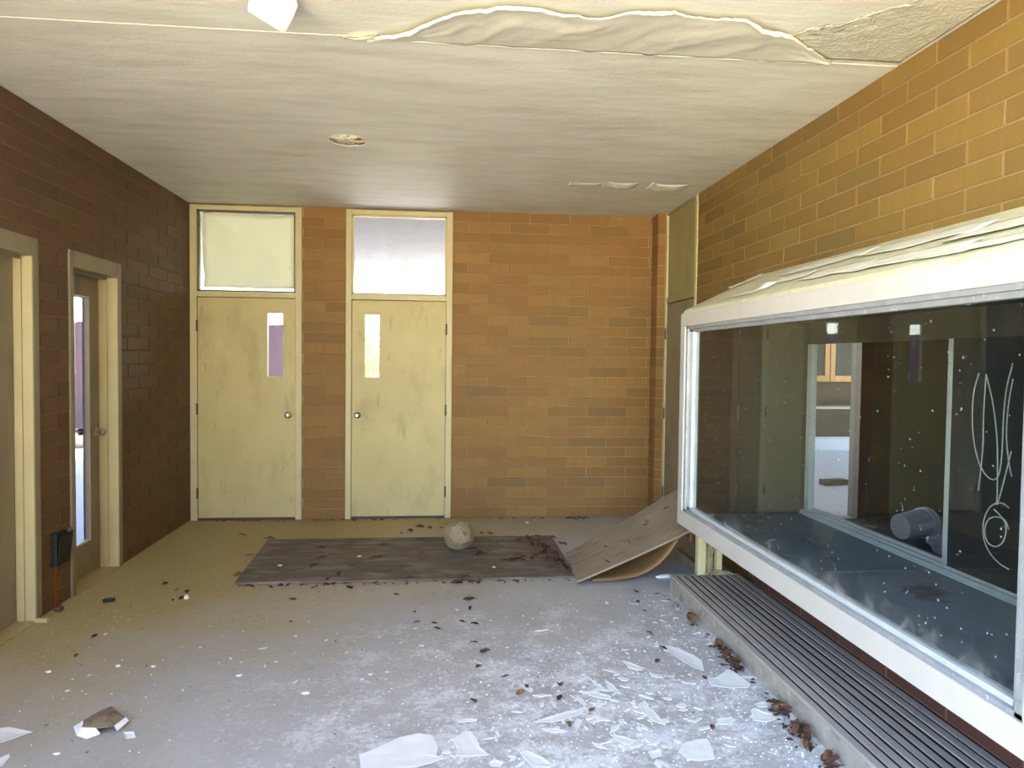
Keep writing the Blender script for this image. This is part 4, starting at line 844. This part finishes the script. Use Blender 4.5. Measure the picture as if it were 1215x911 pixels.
for x, y in LEAF_BACK:
    on = (-1.43 < x < 1.0) and (5.13 < y < 6.33)
    for k in range(2 if rnd.random() < 0.2 else 1):
        xx = x + (rnd.uniform(-.05, .05) if k else 0); yy = min(7.10, y + (rnd.uniform(-.05, .05) if k else 0))
        on2 = (-1.42 < xx < 0.99) and (5.14 < yy < 6.32)
        put_leaf(xx, yy, 0.019 if on2 else 0.002, rnd.uniform(0.045, 0.085),
            'dead brown leaf lying on the flat plywood sheet' if on2 else 'dead brown leaf on the floor around the flat plywood, towards the doors', 'leaves on the flat plywood' if on2 else 'leaves around the flat plywood', 0.12)
for i in range(46):      # drift of leaves where the two plywood sheets meet
    t = rnd.random(); x = 0.80 + 0.22*t + rnd.gauss(0, 0.035); y = 6.30 - 1.15*t + rnd.gauss(0, 0.05)
    x = min(x, 0.96)
    if y < 5.16 or y > 6.3: continue
    put_leaf(x, y, 0.019 + rnd.uniform(0, 0.012), rnd.uniform(0.03, 0.065), 'dead leaf in the drift along the foot of the leaning plywood', 'leaf drift by the leaning plywood', 0.3)
for i in range(16):
    put_leaf(0.55 + rnd.uniform(0, 0.38), 5.60 + rnd.gauss(0, 0.05), 0.019, rnd.uniform(0.04, 0.075), 'dead brown leaf lying on the flat plywood sheet', 'leaves on the flat plywood', 0.15)
for i in range(10):
    put_leaf(1.28 + rnd.uniform(0, 0.25), 7.08 + rnd.gauss(0, 0.02), 0.004, rnd.uniform(0.05, 0.08), 'dead leaf in the small pile against the foot of the back wall', 'leaf pile at the back wall', 0.4)
for i in range(26):      # along the front edge of the flat sheet
    x = rnd.choice((rnd.gauss(-0.85, 0.22), rnd.uniform(-1.4, 0.6), rnd.gauss(0.2, 0.12)))
    put_leaf(max(-1.4, min(0.9, x)), 5.075 + rnd.uniform(-0.03, 0.02), 0.002, rnd.uniform(0.035, 0.065), 'dead leaf in the line along the front edge of the flat plywood', 'leaves along the plywood edge', 0.2)
for i in range(24):      # along the foot of the doors
    x = rnd.choice((rnd.uniform(-2.2, -1.4), rnd.uniform(-1.33, -0.9), rnd.uniform(-0.85, 0.05), rnd.uniform(-0.85, -0.5), rnd.uniform(0.2, 1.2)))
    put_leaf(x, 7.105 + rnd.uniform(-0.02, 0.012), 0.002, rnd.uniform(0.025, 0.055), 'dead leaf scrap along the foot of the cream doors and back wall', 'leaf scraps at the doors', 0.2)
for i in range(12):
    put_leaf(0.33 + rnd.uniform(-0.02, 0.10), 5.80 + rnd.uniform(-0.08, 0.06), 0.019, rnd.uniform(0.035, 0.06), 'dead leaf gathered at the right side of the boulder', 'leaves beside the boulder', 0.25)
for x, y in LEAF_MID:
    if x < -0.5: lb = ('dead leaf lying on the tan floor towards the left wall', 'leaves on the left floor')
    elif x < 0.75: lb = ('single dead leaf lying on the open concrete in mid floor', 'leaves on the mid floor')
    else: lb = ('dead leaf on the concrete between the paint chips and the platform', 'leaves on the right floor')
    put_leaf(x, y, 0.002, rnd.uniform(0.04, 0.062), *lb, 0.12)
for x, y in LEAF_BENCH:
    if y > 3.76: lb = ('dead leaf at the curb near the far end of the slatted platform', 'far curb leaves')
    elif y > 3.4: lb = ('dead brown leaf in the largest pile against the platform curb', 'largest curb leaf pile')
    elif y > 3.0: lb = ('dead leaf in the second pile along the platform curb', 'second curb leaf pile')
    elif y > 2.87: lb = ('dead leaf in the third pile along the platform curb', 'third curb leaf pile')
    else: lb = ('dead leaf against the platform curb nearest the bottom edge', 'nearest curb leaves')
    put_leaf(min(x, 1.568) + rnd.uniform(-.03, 0), y, 0.003 + rnd.uniform(0, 0.03), rnd.uniform(0.05, 0.085), *lb, 0.7)
lit = MB()               # crushed leaf bits too small to count
def bit(x, y, z, s_):
    me = rnd.choice(LM); a = rnd.uniform(0, 6.28); c, d = math.cos(a)*s_, math.sin(a)*s_
    lit.add([(x + v.co.x*c - v.co.y*d, y + v.co.x*d + v.co.y*c, z + v.co.z*s_) for v in me.vertices], [tuple(p.vertices) for p in me.polygons])
for i in range(75):
    t = rnd.random(); bit(min(0.97, 0.80 + 0.22*t + rnd.gauss(0, 0.05)), max(5.15, 6.30 - 1.15*t + rnd.gauss(0, 0.06)), 0.019, rnd.uniform(0.015, 0.04))
for i in range(80): bit(rnd.choice((rnd.uniform(-2.2, -1.4), rnd.uniform(-0.85, 0.05), rnd.uniform(0.2, 2.0), rnd.gauss(1.4, .1))), 7.12 + rnd.uniform(-0.03, 0.01), 0.001, rnd.uniform(0.012, 0.032))
for x, y in LEAF_BENCH: bit(min(x, 1.57) - rnd.uniform(0, 0.06), y + rnd.gauss(0, 0.05), 0.001, rnd.uniform(0.015, 0.04))
for i in range(90): bit(1.575 - abs(rnd.gauss(0, 0.03)), rnd.uniform(2.5, 4.75), 0.001, rnd.uniform(0.01, 0.028))
for i in range(110): bit(rnd.uniform(-2.2, 1.5), rnd.uniform(2.6, 5.05), 0.001, rnd.uniform(0.006, 0.018))
for i in range(60): bit(rnd.uniform(-1.4, 0.95), rnd.uniform(5.15, 6.3), 0.019, rnd.uniform(0.008, 0.022))
for i in range(50): bit(rnd.uniform(-1.4, 0.95), 5.085 + rnd.uniform(-0.03, 0.02), 0.001, rnd.uniform(0.012, 0.03))
lit.build('leaf_litter', 'leaf', kind='stuff', fix=False, label='fine crushed leaf litter scattered over floor and plywood', cat='leaf litter')
for (u, v, s_) in ((0.52, 0.63, .06), (0.50, 0.58, .05), (0.36, 0.35, .075), (0.34, 0.42, .05), (0.20, 0.12, .06), (0.23, 0.55, .05), (0.66, 0.7, .05)):
    p = lean(u, v); put_leaf(p.x, p.y, p.z+0.004, s_, 'dead leaf caught on the face of the leaning plywood', 'leaves on the leaning plywood', 0.1)
    bpy.context.scene.collection.objects[-1].rotation_euler.y -= 0.45

# ------------------------------------------------------------------ small things at the left wall and on the floor
ob = empty('outlet_box', (XL, 4.745, 0.26), label='dark green metal outlet box low on the left brick wall with rust below', cat='outlet box')
B(XL-0.02, XL+0.035, 4.672, 4.822, 0.270, 0.475).build('box', 'outlet', ob, bevel=0.006)
MB().add([(XL+0.036, 4.680, 0.285), (XL+0.036, 4.815, 0.285), (XL+0.060, 4.815, 0.470), (XL+0.050, 4.680, 0.455), (XL+0.041, 4.680, 0.283), (XL+0.041, 4.815, 0.283), (XL+0.066, 4.815, 0.470), (XL+0.056, 4.680, 0.455)],
    [(0,1,2,3), (7,6,5,4), (0,4,5,1), (1,5,6,2), (2,6,7,3), (3,7,4,0)]).build('cover_flap', 'outlet', ob)
B(XL+0.03, XL+0.06, 4.80, 4.815, 0.462, 0.490).build('latch', 'iron', ob, bevel=0.002)
MB().sheet(lambda u, v: (XL+0.0022, 4.712 + 0.030*u + 0.004*mnoise.noise((v*7, u, 0)), 0.012 + 0.262*v), 4, 14, 0.001).build('rust_streak', 'rust', ob, label='orange rust streak down the bricks')

def lump(name, loc, r, m, label, cat, sc=(1,1,0.6), seed=0, group=None):
    bm = bmesh.new(); bmesh.ops.create_icosphere(bm, subdivisions=2, radius=1)
    for v in bm.verts:
        k = 1 + 0.55*mnoise.noise(v.co*1.5 + Vector((seed*3.1, 0, 0)))
        v.co = Vector((v.co.x*sc[0], v.co.y*sc[1], v.co.z*sc[2]))*k*r
    zm = min(v.co.z for v in bm.verts)
    for v in bm.verts: v.co.z -= zm
    me = bpy.data.meshes.new(name); bm.to_mesh(me); bm.free(); me.materials.append(MT[m])
    o = bpy.data.objects.new(name, me); COL.objects.link(o); o.location = loc
    return tag(o, label, cat, group)
lump('rusty_lump', (-2.335, 4.66, 0), 0.025, 'jamb', 'dark rusty lump on the floor under the outlet box', 'debris', (1.2, 1, .7), 1)
B(-2.375, -2.300, 4.455, 4.490, 0, 0.022).build('wood_stub', 'cream_frame', origin=(-2.34, 4.47, 0), bevel=0.005, label='pale yellow wood stub on the floor beside the left edge doorway', cat='wood scrap')
MB().prism([(-2.14, 4.80), (-2.08, 4.81), (-2.075, 4.835), (-2.13, 4.83)], 2, 0.0, 0.022).build('plastic_bit', 'outlet', origin=(-2.1, 4.82, 0), label='small black plastic bit on the left floor', cat='debris')
lump('plaster_pebble', (-1.632, 4.83, 0), 0.016, 'chip', 'round white pebble among the leaves on the left floor', 'pebble', (1, 1, .9), 2)
for i, (x, y, r) in enumerate(((-1.93, 3.75, .013), (-1.62, 3.80, .012), (-1.44, 3.78, .012), (-0.98, 3.64, .014), (-0.62, 3.42, .018), (-1.50, 2.97, .012), (-0.62, 5.72, .016), (-1.18, 5.50, .017), (0.42, 5.36, .013), (0.72, 6.35, .018), (0.86, 6.9, .018))):
    lump('plaster_pebble', (x, y, 0.018 if (5.14 < y < 6.32 and -1.42 < x < 0.99) else 0), r*0.72, 'chip', 'small pale plaster pebble lying on the floor or the flat plywood', 'pebble', (1.5, 0.8, .5), 10+i, 'small plaster pebbles')
lump('crumpled_paper', (1.66, 5.08, 0), 0.038, 'chip', 'crumpled white paper scrap behind the far end of the slatted platform', 'paper', (1.6, .8, .4), 5)

# ------------------------------------------------------------------ room behind the display window
bk = empty('bucket', (4.30, 6.08, 0), label='grey plastic bucket lying on its side on the inner room floor', cat='bucket')
ax = Vector((0.93, 0.22, 0.06)); o_ = Vector((4.13, 6.03, 0.128))
MB().lathe(o_, ax, [(0.0, 0.005), (0.0, 0.108), (0.004, 0.112), (0.30, 0.132), (0.34, 0.134), (0.34, 0.128), (0.05, 0.108), (0.012, 0.004)], 28).build('shell', 'bucket', bk, smooth=False)
for t in (0.27, 0.31): MB().lathe(o_, ax, [(t, 0.128), (t, 0.141), (t+0.01, 0.141), (t+0.01, 0.128)], 28).build('rib', 'bucket', bk)
c_ = o_ + ax.normalized()*0.30
s1 = ax.normalized().cross(Vector((0, 0, 1))).normalized()
MB().tube([c_ + s1*0.14*math.cos(a) + (Vector((0,0,0.35))*0 + ax.normalized()*0.12*math.sin(a)) + Vector((0, 0, -0.09*math.sin(a))) for a in [math.pi*i/14 for i in range(15)]], 0.003, 6).build('handle', 'alu', bk)
B(4.52, 5.10, 6.20, 6.235, 0.0, 0.035).build('white_stick', 'white_plastic', origin=(4.8, 6.2, 0), label='white stick on the inner room floor behind the bucket', cat='stick')
lump('plastic_bag', (4.17, 5.56, 0), 0.085, 'white_plastic', 'bluish white crumpled bag on the inner floor near the sliding window', 'bag', (1.1, 1, .9), 7)
for i in range(9):
    x, y = rnd.uniform(3.4, 5.4), rnd.uniform(5.0, 6.7); L = rnd.uniform(0.1, 0.3); a = rnd.uniform(0, 3.1)
    if abs(x-4.3) < 0.35 and abs(y-6.05) < 0.3: continue
    o = B(-L/2, L/2, -0.03, 0.03, 0, 0.015).build('wood_scrap', 'ply_lean', origin=(0, 0, 0), label='thin wood scrap littering the inner room floor', cat='wood scrap', group='wood scraps on the inner floor')
    o.location = (x, y, 0); o.rotation_euler.z = a
MB().prism([(4.98, 8.80), (5.33, 8.86), (5.31, 9.0), (4.97, 8.94)], 2, 0, 0.07).build('wood_block', 'cab_dark', origin=(5.15, 8.9, 0), label='dark block lying on the bright hall floor', cat='wood scrap')

# far hall cabinets
cb = empty('wall_cabinet', (7.3, 12.7, 1.25), label='honey wood glazed wall cabinet at the far end of the hall', cat='cabinet')
B(6.0, 8.8, 12.55, 12.89, 1.25, 2.35).build('body', 'cab', cb)
for i in range(5):
    x = 6.02 + i*0.556
    dr = MB().box(x, x+0.09, 12.52, 12.55, 1.27, 2.33).box(x+0.45, x+0.54, 12.52, 12.55, 1.27, 2.33).box(x+0.09, x+0.45, 12.52, 12.55, 1.27, 1.36).box(x+0.09, x+0.45, 12.52, 12.55, 2.24, 2.33).build('door', 'cab', cb)
    B(x+0.09, x+0.45, 12.54, 12.546, 1.36, 2.24).build('pane', 'black', dr)
cn = empty('base_counter', (7.3, 12.6, 0), label='dark base counter with pale plinth below the far wall cabinet', cat='counter')
B(6.0, 8.8, 12.42, 12.89, 0.25, 0.76).build('front', 'cab_dark', cn)
B(5.98, 8.82, 12.38, 12.89, 0.76, 0.80).build('worktop', 'hall_wall', cn)
B(6.0, 8.8, 12.45, 12.89, 0.0, 0.25).build('plinth', 'hall_floor', cn)
B(6.0, 8.8, 12.86, 12.895, 0.80, 1.25).build('backsplash', 'cab_dark', cn)

# ------------------------------------------------------------------ outdoors beyond the hall
fc = empty('board_fence', (-8, 18, -0.16), label='violet-brown board fence beyond the hall windows', cat='fence')
mb = MB()
for i in range(84): mb.box(-15 + i*0.15, -15 + i*0.15 + 0.156, 18.0 + 0.006*(i % 2), 18.02 + 0.006*(i % 2), -0.16, 2.36 + 0.01*(i % 3))
mb.build('boards', 'fence', fc, kind='stuff')
for i in range(7): B(-15 + i*2.1, -14.9 + i*2.1, 18.04, 18.14, -0.16, 2.3).build('post', 'fence', fc)
def shrub(x, y, hgt, rad, label, seed):
    r_ = random.Random(seed)
    t = empty('shrub', (x, y, -0.16), label=label, cat='shrub', group=None)
    mb = MB()
    for k in range(7):
        a = 6.28*k/7; mb.tube([(x, y, -0.16), (x+0.2*rad*math.cos(a), y+0.2*rad*math.sin(a), hgt*0.3), (x+0.6*rad*math.cos(a), y+0.6*rad*math.sin(a), hgt*r_.uniform(.6, .85))], [0.05, 0.03, 0.01], 5)
    mb.build('stem', 'cab_dark', t)
    mb = MB()
    for k in range(2600):
        d = Vector((r_.gauss(0, 1), r_.gauss(0, 1), r_.gauss(0, 1))).normalized()*r_.uniform(0.35, 1.0)**0.5
        c = Vector((x + d.x*rad, y + d.y*rad, hgt*0.52 + d.z*hgt*0.5))
        a = Vector((r_.gauss(0, 1), r_.gauss(0, 1), r_.gauss(0, 1))).normalized(); b = a.orthogonal().normalized(); s_ = r_.uniform(0.05, 0.1)
        mb.add([c-a*s_, c+b*s_*0.5, c+a*s_, c-b*s_*0.5], [(0,1,2,3)])
    mb.build('leaves', 'foliage', t, fix=False, kind='stuff')
shrub(-1.55, 16.6, 2.3, 1.0, 'bright green shrub seen through the narrow pane of the second cream door', 5)
shrub(0.9, 19.0, 1.9, 1.2, 'taller green shrub further right beyond the hall windows', 6)
